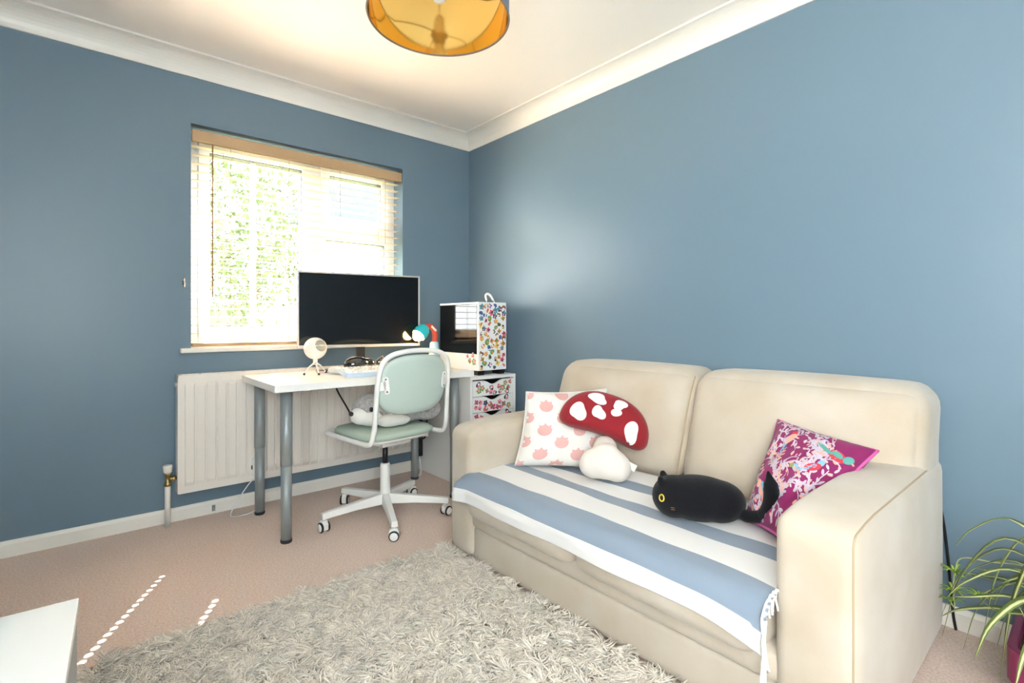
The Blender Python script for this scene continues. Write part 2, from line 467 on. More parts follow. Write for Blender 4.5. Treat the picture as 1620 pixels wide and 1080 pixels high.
MB().box((0, -.087, 0), (RW, -.075, RH-.015)).build('water_panel', M_rad, rd)
MB().box((.0, -.038, .01), (RW, -.030, RH-.02)).build('rear_panel', M_rad, rd)
MB().box((-.004, -.092, .004), (.0, -.02, RH)).build('side_cover', M_rad, rd); MB().box((RW, -.092, .004), (RW+.004, -.02, RH)).build('side_cover', M_rad, rd)
mb = MB().box((-.004, -.092, RH-.012), (RW+.004, -.084, RH)).box((-.004, -.026, RH-.012), (RW+.004, -.018, RH))
for i in range(46): mb.box((.01+i*.0295, -.084, RH-.008), (.019+i*.0295, -.026, RH-.003))
mb.build('top_grille', M_rad, rd)
for xb_ in (.2, RW-.23): MB().box((xb_, -.03, .08), (xb_+.03, .008, RH-.08)).build('wall_bracket', M_rad, rd)
MB().tube([(-.012, -.06, .555), (.0, -.06, .555)], .011, 10).build('bleed_plug', M_rad, rd)
vv = thing('radiator_valve', 'white capped brass radiator valve on white pipe at left end', 'valve', (-1.923, -.07, 0))
MB().lathe([(.013, 0), (.013, .205)], n=14).build('pipe', M_trim, vv)
MB().lathe([(.012, .205), (.016, .207), (.016, .222), (.011, .225), (.011, .26), (.015, .262), (.015, .272)], n=12).build('valve_body', M_brass, vv)
MB().tube([(.0, 0, .24), (.04, 0, .24)], .008, 10).tube([(.018, 0, .24), (.032, 0, .24)], .013, 6).build('union_nut', M_brass, vv)
MB().lathe([(.014, .272), (.019, .275), (.021, .308), (.018, .312)], n=16).build('cap', M_trim, vv)
st = thing('pipe_clip', 'small grey metal clip on the skirting below the radiator', 'clip', (-1.71, -.016, .03))
MB().box((-.008, -.006, -.016), (.008, 0, .016)).build('plate', M_silverleg, st, bevel=.002)
MB().lathe([(.004, -.009), (.004, -.006)], n=8, axis='y').build('screw', M_chrome, st)

# ------------------------------------------------------------------ desk
DX0, DX1, DY0, DY1, DZ = -1.597, -.49, -.735, -.128, .75
dk = thing('desk', 'white rectangular desk on round silver legs under the window', 'desk', (DX0, DY0, 0))
DW, DD = DX1-DX0, DY1-DY0
MB().box((0, 0, DZ-.034), (DW, DD, DZ)).build('desk_top', M_white, dk, bevel=.003)
for (x, y) in ((.075, .085), (.075, DD-.06), (DW-.085, .085), (DW-.085, DD-.06)):
    lg = MB().lathe([(.024, .016), (.0245, .36), (.0245, .36), (.0265, .362), (.0265, DZ-.04)], (x, y, 0), 20).build('leg', M_silverleg, dk)
    MB().lathe([(.024, 0), (.026, .004), (.026, .016)], (x, y, 0), 20).build('foot', M_rubber, lg)
    MB().box((x-.045, y-.045, DZ-.041), (x+.045, y+.045, DZ-.034)).build('mounting_plate', M_silverleg, lg)

# ------------------------------------------------------------------ drawer unit
CX0, CX1, CY0, CY1, CZ = -.437, -.068, -.622, -.03, .697
du = thing('drawer_unit', 'white narrow drawer unit with floral stickers between desk and sofa', 'drawer unit', (CX0, CY0, 0))
cw, cd = CX1-CX0, CY1-CY0
MB().box((0, 0, 0), (.018, cd, CZ-.02)).build('side_panel', M_white, du, bevel=.0015)
MB().box((cw-.018, 0, 0), (cw, cd, CZ-.02)).build('side_panel', M_white, du, bevel=.0015)
MB().box((0, 0, CZ-.02), (cw, cd, CZ)).build('top_panel', M_white, du, bevel=.0015)
MB().box((.018, cd-.01, .03), (cw-.018, cd, CZ-.02)).build('back_panel', M_white, du)
MB().box((.018, .03, .0), (cw-.018, .045, .06)).build('plinth', M_white, du)
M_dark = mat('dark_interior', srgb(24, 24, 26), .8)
fw0, fw1 = .021, cw-.021
def drawer_front(h):
    pts = [(fw0, 0), (fw1, 0), (fw1, h)]
    c = cw/2
    for i in range(13):
        t = 1-i/12; u = (t-.5)*2
        pts.append((c+u*.085, h-.027*(math.cos(u*PI)+1)/2 ** 1.0 if abs(u) < 1 else h))
    pts.append((fw0, h)); return pts
dh = .1
drawers = []
for i in range(6):
    z0 = CZ-.02-.004-(i+1)*dh
    dr = MB().prism([(a, b) for a, b in drawer_front(dh-.004)], 'y', .002, .018).build('drawer', M_white, du, (0, 0, z0))
    MB().box((fw0+.01, .019, .004), (fw1-.01, .03, dh-.03)).box((fw0+.01, .03, .004), (fw0+.02, cd-.06, dh-.03)).box((fw1-.02, .03, .004), (fw1-.01, cd-.06, dh-.03)).box((fw0+.01, .03, .004), (fw1-.01, cd-.06, .01)).build('drawer_box', M_dark, dr)
    drawers.append(dr)
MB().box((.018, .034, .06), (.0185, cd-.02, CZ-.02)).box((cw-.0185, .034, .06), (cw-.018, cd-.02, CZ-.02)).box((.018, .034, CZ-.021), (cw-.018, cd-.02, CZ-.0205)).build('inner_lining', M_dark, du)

# ------------------------------------------------------------------ sticker kit: small generic flat prints
STC = [(206, 60, 70), (228, 110, 128), (238, 160, 90), (240, 200, 90), (110, 160, 90), (70, 150, 165), (80, 100, 160), (130, 90, 160), (90, 60, 60), (60, 60, 70), (240, 150, 170), (180, 130, 90)]
M_st = [mat('sticker_ink', srgb(*STC[0]), .4)]+[mat('sticker_ink_%d' % i, srgb(*c), .4) for i, c in enumerate(STC[1:])]
M_stw = mat('sticker_paper', srgb(246, 245, 243), .35)
def sticker_mesh(kind, ca, cb, seed):
    r = random.Random(seed); mb = MB(); n = 18
    def shape(k, s, cx=0, cz=0, rot=0):
        out = []
        for i in range(n):
            t = 2*PI*i/n
            if k == 'flower': q = 1+.22*math.cos(5*t)
            elif k == 'star': q = 1+.3*math.cos(4*t)
            elif k == 'leaf': q = .45+.6*abs(math.cos(t))
            elif k == 'drop': q = 1+.25*math.cos(t)-.15*math.cos(3*t)
            elif k == 'bar': q = min(1/max(abs(math.cos(t)), 1e-3), .5/max(abs(math.sin(t)), 1e-3))*.9
            else: q = 1+.13*math.cos(2*t+seed)+.08*math.cos(3*t+2*seed)
            out.append((cx+s*q*math.cos(t+rot), cz+s*q*math.sin(t+rot)))
        return out
    mb.prism(shape(kind, .5), 'y', -.0004, 0, 0)
    mb.prism(shape(kind, .42), 'y', -.0006, -.0004, 1)
    for j in range(r.randint(2, 4)):
        a = r.uniform(0, 6.3); d = r.uniform(.05, .22)
        mb.prism(shape('blob' if j else kind, r.uniform(.12, .24), d*math.cos(a), d*math.sin(a), a), 'y', -.0008-.0001*j, -.0006, (2, 3, 2, 0)[j % 4])
    return mb.mesh('sticker', [M_stw, M_st[ca], M_st[cb], M_st[(ca*5+seed) % 12]])
KINDS = ['flower', 'star', 'leaf', 'drop', 'bar', 'blob']
def mixset(cols, n, seed):
    r = random.Random(seed); return [sticker_mesh(r.choice(KINDS), r.choice(cols), r.choice(cols), seed*50+i) for i in range(n)]
floral = mixset([0, 1, 10, 10, 1, 9, 4], 8, 1); colourful = mixset(list(range(12)), 16, 2)
def put_sticker(me, parent, loc, size, roll, axis='front'):
    o = bpy.data.objects.new('sticker', me); C.objects.link(o); o.parent = parent
    o.location = loc; o.scale = (size, 1, size)
    o.rotation_euler = (0, roll, 0) if axis == 'front' else (0, roll, -PI/2)
    return o
r = random.Random(11)
for i, dr in enumerate(drawers[:4]):
    pts = []
    for k in range(200):
        x = r.uniform(fw0+.02, fw1-.02); zq = r.uniform(.014, dh-.02)
        if abs(x-cw/2) < .09 and zq > dh-.045: continue
        if all(math.hypot(x-a, zq-b) > .029 for a, b in pts): pts.append((x, zq))
        if len(pts) >= 18: break
    for j, (x, zq) in enumerate(pts):
        put_sticker(r.choice(floral), dr, (x, .002, zq), r.uniform(.030, .044), r.uniform(-PI, PI))

# ------------------------------------------------------------------ computer tower
pc = thing('computer_tower', 'white computer case covered in colourful stickers on the drawer unit', 'computer', (-.345, -.585, CZ))
pw, pd, ph = .228, .452, .468
M_case = mat('case_white', srgb(240, 240, 240), .3)
M_dglass = mat('dark_glass', srgb(14, 15, 17), .06, spec=.35)
z0 = .03
MB().box((0, 0, z0), (pw, .02, ph)).build('front_panel', M_case, pc, bevel=.003)
MB().box((0, .02, ph-.012), (pw, pd, ph)).build('top_panel', M_case, pc, bevel=.002)
MB().box((0, .02, z0), (pw, pd, z0+.012)).build('floor_panel', M_case, pc)
MB().box((pw-.012, .02, z0+.012), (pw, pd, ph-.012)).build('side_panel', M_case, pc)
MB().box((0.006, pd-.012, z0+.012), (pw-.012, pd, ph-.012)).build('rear_panel', M_case, pc)
MB().box((0, .02, z0+.012), (.006, pd, z0+.105)).build('shroud', M_case, pc)
MB().box((.0, .021, z0+.106), (.004, pd-.002, ph-.014)).build('glass_panel', M_dglass, pc, bevel=.001)
MB().box((.004, .022, z0+.1), (.1, pd-.012, z0+.106)).build('inner_tray', M_black, pc)
for (x, y) in ((.03, .05), (pw-.03, .05), (.03, pd-.05), (pw-.03, pd-.05)):
    MB().box((x-.024, y-.035, 0), (x+.024, y+.035, z0)).build('foot', M_black, pc)
r = random.Random(5); pts = []
for k in range(4000):
    x = r.uniform(.018, pw-.018); zq = r.uniform(z0+.02, ph-.02)
    if all(math.hypot(x-a, zq-b) > .031 for a, b in pts): pts.append((x, zq))
for (x, zq) in pts: put_sticker(r.choice(colourful), pc, (x, -.0002, zq), r.uniform(.032, .046), r.uniform(-PI, PI))
for (y, zq, s) in ((.05, .085, .05), (.10, .09, .04), (.065, .125, .032), (.12, .118, .028)):
    put_sticker(floral[int(y*100) % 8], pc, (-.0002, y, zq), s, r.uniform(-1, 1), 'side')
hc = thing('headset_cable', 'white cable looped over the top of the computer case', 'cable', (-.25, -.56, CZ+ph))
mb = MB()
lp = smooth_path([(-.005, -.032, -.30), (-.075, -.034, -.315), (-.099, -.04, -.21), (-.055, -.036, -.11), (-.038, -.034, -.02), (-.03, -.02, .018), (-.012, .006, .045), (.012, .012, .048), (.03, -.012, .018), (.034, -.03, -.01)], 6)
mb.tube(lp, .0034, 7); mb.build('cord', M_white, hc)
MB().tube(smooth_path([(-.028, -.018, .012), (-.018, .004, .042), (.002, .012, .056), (.02, .004, .046), (.03, -.014, .014)], 5), .007, 8).build('loop', M_white, hc)
pcab = thing('power_cable', 'white power cable curling behind the computer over drawer unit', 'cable', (-.10, -.40, CZ))
MB().tube(smooth_path([(-.012, .1, .06), (.03, .03, .085), (.052, -.02, .05), (.05, -.03, .012), (.02, .05, .004)], 6), .003, 7).build('cord', M_white, pcab)

# ------------------------------------------------------------------ monitor
th = math.radians(11)
mo = thing('monitor', 'large silver framed monitor with black screen on the desk', 'monitor', (-1.33+.36*math.cos(th), -.2-.36*math.sin(th), DZ), -th)
M_bezel = mat('silver_bezel', srgb(190, 186, 182), .35, metal=.3)
M_screen = mat('screen_glass', srgb(16, 16, 18), .09, spec=.55)
mz0, mz1 = .138, .577
fr = MB(); bw = .010
fr.box((-.36, 0, mz0), (.36, .022, mz0+.016)); fr.box((-.36, 0, mz1-bw), (.36, .022, mz1))
fr.box((-.36, 0, mz0+.016), (-.36+bw, .022, mz1-bw)); fr.box((.36-bw, 0, mz0+.016), (.36, .022, mz1-bw))
fr.build('bezel', M_bezel, mo, bevel=.002)
MB().box((-.36+bw, .004, mz0+.016), (.36-bw, .012, mz1-bw)).build('screen', M_screen, mo)
mobj('back_cover', soft_box((-.35, .012, mz0+.02), (.35, .05, mz1-.02), .018, 6), M_black, mo)
MB().box((-.025, .03, .012), (.025, .055, mz0+.15)).build('stand_neck', M_black, mo, bevel=.004)
MB().prism(rounded(.2, .17, .03, 5, 0, .035), 'z', 0, .012).build('stand_base', M_black, mo, bevel=.002)

# ------------------------------------------------------------------ desk lamp
M_teal = mat('lamp_teal', srgb(40, 190, 200), .3)
M_coral = mat('lamp_coral', srgb(205, 72, 48), .4)
M_paleblue = mat('lamp_pale_blue', srgb(176, 214, 228), .4)
M_bulb = mat('bulb_glow', (1, .8, .5), .5, emit=(1, .66, .26, 1), estr=26)
LX, LY = -.60, -.42
lamp = thing('desk_lamp', 'lit desk lamp with teal head, coral red neck and pale blue base', 'lamp', (LX, LY, DZ))
# head local: dome pointing up-right, opening down-left towards the desk
mb = MB().lathe([(.044, 0), (.046, .012), (.045, .035), (.038, .06), (.024, .078), (.008, .086), (.0001, .087)], n=28, close=True)
o_ = len(mb.v)
mb.lathe([(.041, 0.0), (.042, .035), (.034, .058), (.0001, .078)], n=28, mi=1, close=True)
ax = Vector((.70, .12, .62)).normalized(); Mh = Matrix.Translation((-.082, -.0, .205)) @ ax.to_track_quat('Z', 'Y').to_matrix().to_4x4()
mb.xf(Mh); hd = mb.build('lamp_head', [M_teal, M_trim], lamp)
bb = MB().ball((0, 0, -.004), (.032, .032, .034), 12).xf(Mh); bb.build('bulb', M_bulb, lamp)
MB().tube(smooth_path([(-.028, .005, .252), (-.005, .0, .262), (.022, 0, .248), (.036, 0, .21), (.034, 0, .17), (.028, 0, .13)], 6), [.012, .012]+[.017]*27+[.016, .014], 12).build('neck', M_coral, lamp)
MB().tube([(.0, -.016, .262), (.034, -.018, .232)], .007, 8).build('joint_band', M_trim, lamp)
MB().lathe([(.062, 0), (.064, .008), (.058, .02), (.036, .06), (.030, .11), (.027, .155), (.018, .165), (.0001, .167)], (.03, 0, 0), 24).build('base', M_paleblue, lamp)
lpd = bpy.data.lights.new('desk_lamp_light', 'SPOT'); lpd.energy = 4; lpd.color = (1, .72, .4); lpd.shadow_soft_size = .025; lpd.spot_size = 2.2; lpd.spot_blend = .5
lpo = bpy.data.objects.new('desk_lamp_light', lpd); C.objects.link(lpo); lpo.parent = lamp
lpo.location = Vector((-.082, 0, .205))-ax*.032; lpo.rotation_euler = (-ax).to_track_quat('-Z', 'Y').to_euler()

# ------------------------------------------------------------------ microphone
mc = thing('microphone', 'white round ball microphone on small tripod on the desk', 'microphone', (-1.277, -.335, DZ))
M_ivory = mat('ivory_plastic', srgb(242, 238, 230), .3)
M_grille = mat('mic_grille', srgb(176, 172, 160), .5, metal=.4, bump=.5, bscale=300)
ms = MB().ball((0, 0, .142), .060, 20).build('ball', M_ivory, mc)
gd = Vector((.22, -.85, .28)).normalized()
Mg = Matrix.Translation(Vector((0, 0, .142))+gd*.049) @ gd.to_track_quat('Z', 'Y').to_matrix().to_4x4()
mb = MB().lathe([(.033, .001), (.031, .0055), (.02, .0105), (.0001, .013)], n=24, close=True).xf(Mg); gr = mb.build('grille', M_grille, ms)
MB().tube([Mg @ Vector((.035*math.cos(2*PI*i/24), .035*math.sin(2*PI*i/24), .0)) for i in range(24)], .004, 8, closed=True).build('ring', M_ivory, ms)
mb = MB().tube([Mg @ Vector((-.033, 0, .004)), Mg @ Vector((0, 0, .0135)), Mg @ Vector((.033, 0, .004))], .0028, 6); mb.build('cross_bar', M_ivory, ms)
MB().lathe([(.012, .052), (.012, .085)], n=14).build('stem', M_ivory, mc)
for a in (200, 265, 20):
    t = math.radians(a); c, s_ = math.cos(t), math.sin(t)
    lg = MB().tube([(.01*c, .01*s_, .06), (.035*c, .035*s_, .045), (.072*c, .072*s_, .006)], [.006, .005, .004], 8).build('leg', M_ivory, mc)
    MB().ball((.072*c, .072*s_, .0065), .0065, 8).build('foot', M_black, lg)

# ------------------------------------------------------------------ small things on the desk
M_ceram = mat('black_glaze', srgb(22, 20, 20), .07, spec=.8, coat=.8)
orn = thing('ornament', 'glossy black rounded ornament with upturned tail behind the keyboard', 'ornament', (-1.03, -.37, DZ))
orn.scale = (1.22, 1.22, 1.25)
blob('body', [((-.02, 0, .036), (.062, .042, .036)), ((.03, 0, .034), (.045, .03, .028)), ((.07, 0, .036), (.03, .014, .014))], M_ceram, orn, .004, 5)
blob('tail', [((.088, 0, .046), (.022, .009, .008), (0, -.8, 0)), ((.103, 0, .058), (.016, .014, .005), (0, -.9, 0)), ((.098, .012, .03), (.016, .011, .016))], M_ceram, orn, .003, 3)
kb = thing('keyboard', 'pale blue keyboard with white keys on the desk front', 'keyboard', (-1.045, -.585, DZ+.0085), math.radians(-2))
kb.rotation_euler[0] = math.radians(8)
M_kb = mat('keyboard_blue', srgb(196, 216, 236), .4); M_key = mat('key_white', srgb(246, 244, 240), .4)
MB().prism(rounded(.36, .125, .012, 4), 'z', .0, .022).build('case', M_kb, kb, bevel=.003)
kmesh = None
for row in range(5):
    n = 15 if row else 15; x = -.17
    widths = [[1]*14+[2], [1.5]+[1]*13+[1.5], [1.75]+[1]*12+[2.25], [2.25]+[1]*11+[2.75], [1.25, 1.25, 1.25, 6.25, 1.25, 1.25, 1.25, 1.25, 1]][row]
    u = .34/sum(widths)
    for w_ in widths:
        ww = w_*u
        if kmesh is None:
            mb = MB(); mb.add([(-.5,-.5,0),(.5,-.5,0),(.5,.5,0),(-.5,.5,0),(-.4,-.38,1),(.4,-.38,1),(.4,.42,1),(-.4,.42,1)], [(4,5,6,7),(0,1,5,4),(1,2,6,5),(2,3,7,6),(3,0,4,7),(0,3,2,1)])
            ko = mb.build('key', M_key, kb); kmesh = ko
        else: ko = copy_of(kmesh, kb)
        ko.location = (x+ww/2, .046-row*.0225, .0222); ko.scale = (ww-.002, .0205, .0095); x += ww
ms = thing('computer_mouse', 'white rounded computer mouse beside the microphone', 'mouse', (-1.175, -.395, DZ), .3)
mobj('shell', soft_box((-.032, -.055, .001), (.032, .055, .038), .018, 8, warp=lambda p: Vector((p.x, p.y, p.z*(1-.35*max(0, -p.y/.055))))), M_ivory, ms)
MB().box((-.002, -.04, .0255), (.002, -.018, .032)).build('wheel', M_rubber, ms)
nb = thing('notebook', 'thin dark brown notebook lying between microphone and ornament', 'notebook', (-1.165, -.262, DZ), math.radians(-14))
M_nb = mat('brown_cover', srgb(92, 66, 56), .6); M_paper = mat('paper', srgb(238, 232, 222), .8)
MB().box((-.075, -.05, .0), (.075, .05, .002)).box((-.075, -.05, .010), (.075, .05, .012)).build('cover', M_nb, nb)
MB().box((-.073, -.048, .002), (.075, .048, .010)).build('pages', M_paper, nb)
pen = thing('stylus', 'slim silver stylus resting on the brown notebook', 'pen', (-1.155, -.265, DZ+.0165), math.radians(28))
MB().tube([(-.07, 0, 0), (.055, 0, 0), (.066, 0, 0)], [.0042, .0042, .0012], 10).build('barrel', M_chrome, pen)
MB().tube([(-.072, 0, 0), (-.06, 0, 0)], .0046, 10).build('cap', M_black, pen)
# cables below the desk
c1 = MB().tube(smooth_path([(-1.235, -.50, .716), (-1.21, -.49, .66), (-1.15, -.46, .57), (-1.10, -.42, .50), (-1.0, -.35, .36), (-.8, -.24, .28), (-.62, -.17, .30)], 8), .0045, 8).build('desk_cable', M_black)
tag(c1, 'black cable hanging from under the desk in front of radiator', 'cable')
c2 = MB().tube(smooth_path([(-.50, -.2, .6), (-.485, -.18, .45), (-.49, -.2, .33), (-.54, -.24, .27), (-.60, -.2, .30), (-.7, -.19, .36)], 8), .005, 8).build('desk_cable', M_black)
tag(c2, 'black cable looping beside the drawer unit behind the chair', 'cable')
psu = thing('power_strip', 'black power strip hanging by the rear right desk leg', 'power strip', (-.51, -.135, .13))
MB().box((-.018, -.018, 0), (.018, .018, .40)).build('body', M_black, psu, bevel=.005)
for k in range(4): MB().lathe([(.013, -.0205), (.013, -.018)], (0, 0, .06+k*.09), 14, axis='y').build('socket', M_rubber, psu)
MB().tube(smooth_path([(0, 0, 0), (.004, -.01, -.06), (.0, -.02, -.115), (-.03, -.03, -.124)], 6), .005, 8).build('lead', M_white, psu)
c3 = MB().tube(smooth_path([(-1.51, -.125, .20), (-1.56, -.115, .15), (-1.62, -.11, .06), (-1.65, -.13, .004), (-1.60, -.16, .004), (-1.53, -.13, .006), (-1.47, -.11, .05)], 8), .0028, 7).build('charger_cable', M_white)
tag(c3, 'thin white cable trailing onto carpet beside rear left desk leg', 'cable')
ad = thing('plug_adapter', 'small white plug adapter fixed beside the rear left desk leg', 'adapter', (-1.512, -.118, .19))
MB().box((-.03, -.012, 0), (-.012, .012, .10)).build('body', M_white, ad, bevel=.004)
MB().box((-.034, -.006, .04), (-.03, .006, .06)).build('socket', M_rubber, ad)

# ------------------------------------------------------------------ swivel chair
ch = thing('swivel_chair', 'sage green upholstered swivel chair with white tube frame at desk', 'chair', (-1.02, -.655, 0), math.radians(8))
def superel(w, h, e, n=40): return [(w*math.copysign(abs(math.cos(2*PI*i/n))**(2/e), math.cos(2*PI*i/n)), h*math.copysign(abs(math.sin(2*PI*i/n))**(2/e), math.sin(2*PI*i/n))) for i in range(n)]
def pad(w, h, e, prof, f, n=44):
    """stack of scaled superellipse rings; prof: (scale, offset, height) list"""
    mb = MB(); 
    for (s, hgt) in prof:
        for (a, b) in superel(w*s, h*s, e, n): mb.v.append(f(a, b, hgt))
    N = len(prof)
    for i in range(N-1):
        for k in range(n):
            k2 = (k+1) % n; mb.f.append((i*n+k, i*n+k2, (i+1)*n+k2, (i+1)*n+k)); mb.m.append(0); mb.smooth.append(True)
    mb.f.append(tuple(range(n))[::-1]); mb.f.append(tuple((N-1)*n+k for k in range(n))); mb.m += [0, 0]; mb.smooth += [True, True]
    return mb
sp = [(.0, .0), (.5, 0), (.93, .002), (.985, .008), (1, .018), (.99, .028), (.95, .036), (.85, .041), (.6, .043), (.3, .043), (.02, .043)]
pad(.215, .215, 4.2, sp, lambda a, b, h: (a, b+.01, .447+h-.02*max(0, b-.12)*4*.4)).build('seat', M_seatfab, ch)
pad(.20, .20, 4.2, [(.0, 0), (.6, 0), (.95, .008), (1, .02), (1, .024)], lambda a, b, h: (a, b+.01, .424+h)).build('seat_shell', M_whitemetal, ch)
def backf(a, b, h):
    y = -.232-.10*(b+.14)/.28*.35 - .9*a*a*-1*.55 - .012
    return (a, y-.018+h, .727+b)
bp_ = [(.02, 0), (.4, 0), (.8, .001), (.95, .004), (1, .014), (.97, .026), (.85, .033), (.5, .036), (.02, .036)]
pad(.207, .148, 3.0, bp_, backf).build('backrest', M_sage, ch)
for s in (-1, 1):
    br = MB().prism(rounded(.028, .085, .012, 4), 'y', -.003, .003)
    br.box((-.03 if s > 0 else -.002, -.003, -.018), (.002 if s > 0 else .03, .003, .018)) if False else None
    x = s*.178; y = backf(x, .0, 0)[1]-.004
    o = br.build('bracket', M_whitemetal, ch, (x, y, .735)); o.rotation_euler = (0, s*.12, s*.2)
    MB().box((-.018, -.003, -.02), (.018, .003, .02)).build('tab', M_whitemetal, o, (s*.02, 0, .0))
    for dz in (-.03, .03): MB().lathe([(.004, -.0045), (.004, -.003)], n=8, axis='y').build('screw', M_chrome, o, (0, 0, dz))
side = [(-.222, .205, .452), (-.226, .10, .450), (-.226, -.08, .447), (-.226, -.175, .447), (-.226, -.215, .463), (-.224, -.232, .505), (-.221, -.24, .56), (-.219, -.25, .68), (-.214, -.262, .78), (-.195, -.272, .845), (-.15, -.279, .878), (-.08, -.283, .892), (0, -.284, .896)]
pts = side+[(-x, y, z) for (x, y, z) in side[-2::-1]]
MB().tube(smooth_path(pts, 5), .0125, 10).build('frame', M_whitemetal, ch)
MB().tube([(-.222, .205, .452), (-.20, .222, .452), (0, .226, .452), (.20, .222, .452), (.222, .205, .452)], .0125, 8).build('front_rail', M_whitemetal, ch)
MB().box((-.09, -.11, .395), (.09, .11, .424)).build('tilt_mechanism', M_whitemetal, ch, bevel=.008)
MB().tube([(.08, -.03, .405), (.20, -.06, .405), (.235, -.07, .403)], [.004, .004, .007], 8).build('lever', M_whitemetal, ch)
MB().lathe([(.0145, .26), (.0145, .395)], n=16).build('gas_lift', M_black, ch)
MB().lathe([(.030, .075), (.030, .11), (.0265, .13), (.0255, .275), (.024, .283), (.016, .285)], n=20).build('column', M_whitemetal, ch)
for k in range(5):
    a = math.radians(27+72*k); c, s = math.cos(a), math.sin(a); R_ = .325
    M = Matrix.Rotation(a, 4, 'Z')
    mb = MB(); vs = []
    for (x, hw, zt, zb) in ((.02, .022, .128, .072), (.16, .019, .112, .074), (R_-.01, .0165, .096, .066), (R_+.012, .0165, .093, .066)):
        vs += [(x, -hw, zb), (x, hw, zb), (x, hw*.8, zt), (x, -hw*.8, zt)]
    fs = [(0, 3, 2, 1), (12, 13, 14, 15)]
    for i in range(3):
        for j in range(4): fs.append((4*i+j, 4*i+(j+1) % 4, 4*i+4+(j+1) % 4, 4*i+4+j))
    mb.add(vs, fs); mb.xf(M); ar = mb.build('base_arm', M_whitemetal, ch, bevel=.003)
    cs = MB().prism([(-.022, .012), (.018, .012), (.026, .026), (.024, .05), (.01, .06), (-.012, .06), (-.024, .042)], 'y', -.012, .012).tube([(0, 0, .05), (0, 0, .07)], .007, 8)
    cs.xf(Matrix.Rotation(.8*k, 4, 'Z')); co = cs.build('caster', M_whitemetal, ch, (R_*c, R_*s, 0), bevel=.002)
    for sy in (-1, 1):
        MB().lathe([(.001, sy*.0125), (.022, sy*.0125), (.025, sy*.015), (.025, sy*.021), (.021, sy*.023), (.001, sy*.023)], (0, 0, .025), 18, axis='y').lathe([(.0195, sy*.0228), (.0185, sy*.0252), (.001, sy*.0258)], (0, 0, .025), 18, 1, 'y', True).xf(Matrix.Rotation(.8*k, 4, 'Z')).build('wheel', [M_rubber, M_whitemetal], co)

# plush lying on the chair
M_gfur = mat('grey_fur', srgb(150, 145, 146), .95, spec=.1, col2=srgb(196, 192, 192), vscale=70, bump=1, bscale=260, sheen=.5)
M_wfur = mat('white_fur', srgb(238, 235, 230), .95, spec=.1, bump=.5, bscale=260, sheen=.4)
ps = thing('plush_dog', 'grey and white plush dog lying on the swivel chair seat', 'plush toy', (-1.0, -.66, .491))
blob('body', [((.07, .0, .062), (.19, .105, .06)), ((.2, -.03, .066), (.088, .095, .064)), ((-.09, .03, .085), (.10, .085, .085)), ((.0, .02, .07), (.15, .10, .065))], M_gfur, ps, .007, 8)
blob('muzzle', [((-.155, .005, .062), (.056, .05, .048)), ((-.10, .0, .05), (.08, .075, .048)), ((-.18, .0, .07), (.032, .035, .032))], M_wfur, ps, .006, 6)
blob('paw', [((-.03, -.088, .036), (.085, .04, .034)), ((.02, -.082, .032), (.06, .036, .03))], M_wfur, ps, .006, 6)
MB().ball((-.212, -.005, .078), (.012, .016, .012), 10).build('nose', M_black, ps)
MB().ball((-.128, -.058, .098), (.011, .007, .013), 10).build('eye', M_black, ps)
MB().ball((-.150, .055, .098), (.010, .007, .012), 10).build('eye', M_black, ps)

# ------------------------------------------------------------------ sofa
so = thing('sofa', 'cream two seater sofa against the blue wall', 'sofa', (-.5, -2.0, 0))
def SO(p): return (p[0]+.5, p[1]+2.0, p[2])
def sbox(name, lo, hi, r, n=12, puff=(0,)*6, warp=None):
    wp = None
    if warp: wp = lambda p: Vector(SO(warp(p)))
    else: wp = lambda p: Vector(SO(p))
    return mobj(name, soft_box(lo, hi, r, n, puff, wp), M_sofa, so)
sbox('base_panel', (-.968, -2.66, .012), (-.10, -1.36, .15), .012, 6)
sbox('front_rail', (-.978, -2.66, .145), (-.10, -1.36, .232), .03, 8)
def armw(p):
    f = max(0, (-p.x-.80)/.185)          # front end droops a little
    if p.z > .4: p.z -= .018*f*f
    return p
aL = sbox('arm', (-.985, -1.392, .012), (-.07, -1.215, .585), .045, 18, (.004, 0, .006, .006, 0, .008), armw)
aR = sbox('arm', (-.985, -2.805, .012), (-.07, -2.628, .585), .034, 18, (.004, 0, .008, .006, 0, .008), armw)
def arm_seam(arm, yin, sy, r):
    # follows the rounded outer edge of the arm: along the top, over the corner, down the front
    xi, zi = -.985+r, .585-r; P = []
    k = .7071
    for i in range(14): P.append((-.12+(xi+.12)*i/13, yin+sy*r*k, zi+r*k))
    for i in range(1, 8):
        t = i/8*PI/2; v = Vector((-math.sin(t)*k, sy*k, math.cos(t)*k)); P.append((xi+v.x*r, yin+v.y*r, zi+v.z*r))
    for i in range(8): P.append((xi-r*k, yin+sy*r*k, zi+(.03-zi)*i/7))
    out = [SO(armw(Vector(p))) for p in P]
    return MB().tube(out, .0026, 6).build('seam', M_seam, arm)
def seam(pts, parent, r=.0022):
    return MB().tube(smooth_path([SO(p) for p in pts], 5), r, 6).build('seam', M_seam, parent)
arm_seam(aR, -2.805+.034, -1, .034)
arm_seam(aL, -1.215-.045, 1, .045)
sbox('back_frame', (-.16, -2.79, .012), (-.03, -1.22, .70), .03, 6)
for (a, b) in ((-2.0, -1.395), (-2.618, -2.0)):
    sbox('seat_cushion', (-1.035, a+.003, .205), (-.25, b-.003, .366), .062, 16, (.012, 0, 0, 0, .004, .008))
def lean(p):
    t = (p.z-.30)/.52; p.x += .17*t-.02; return p
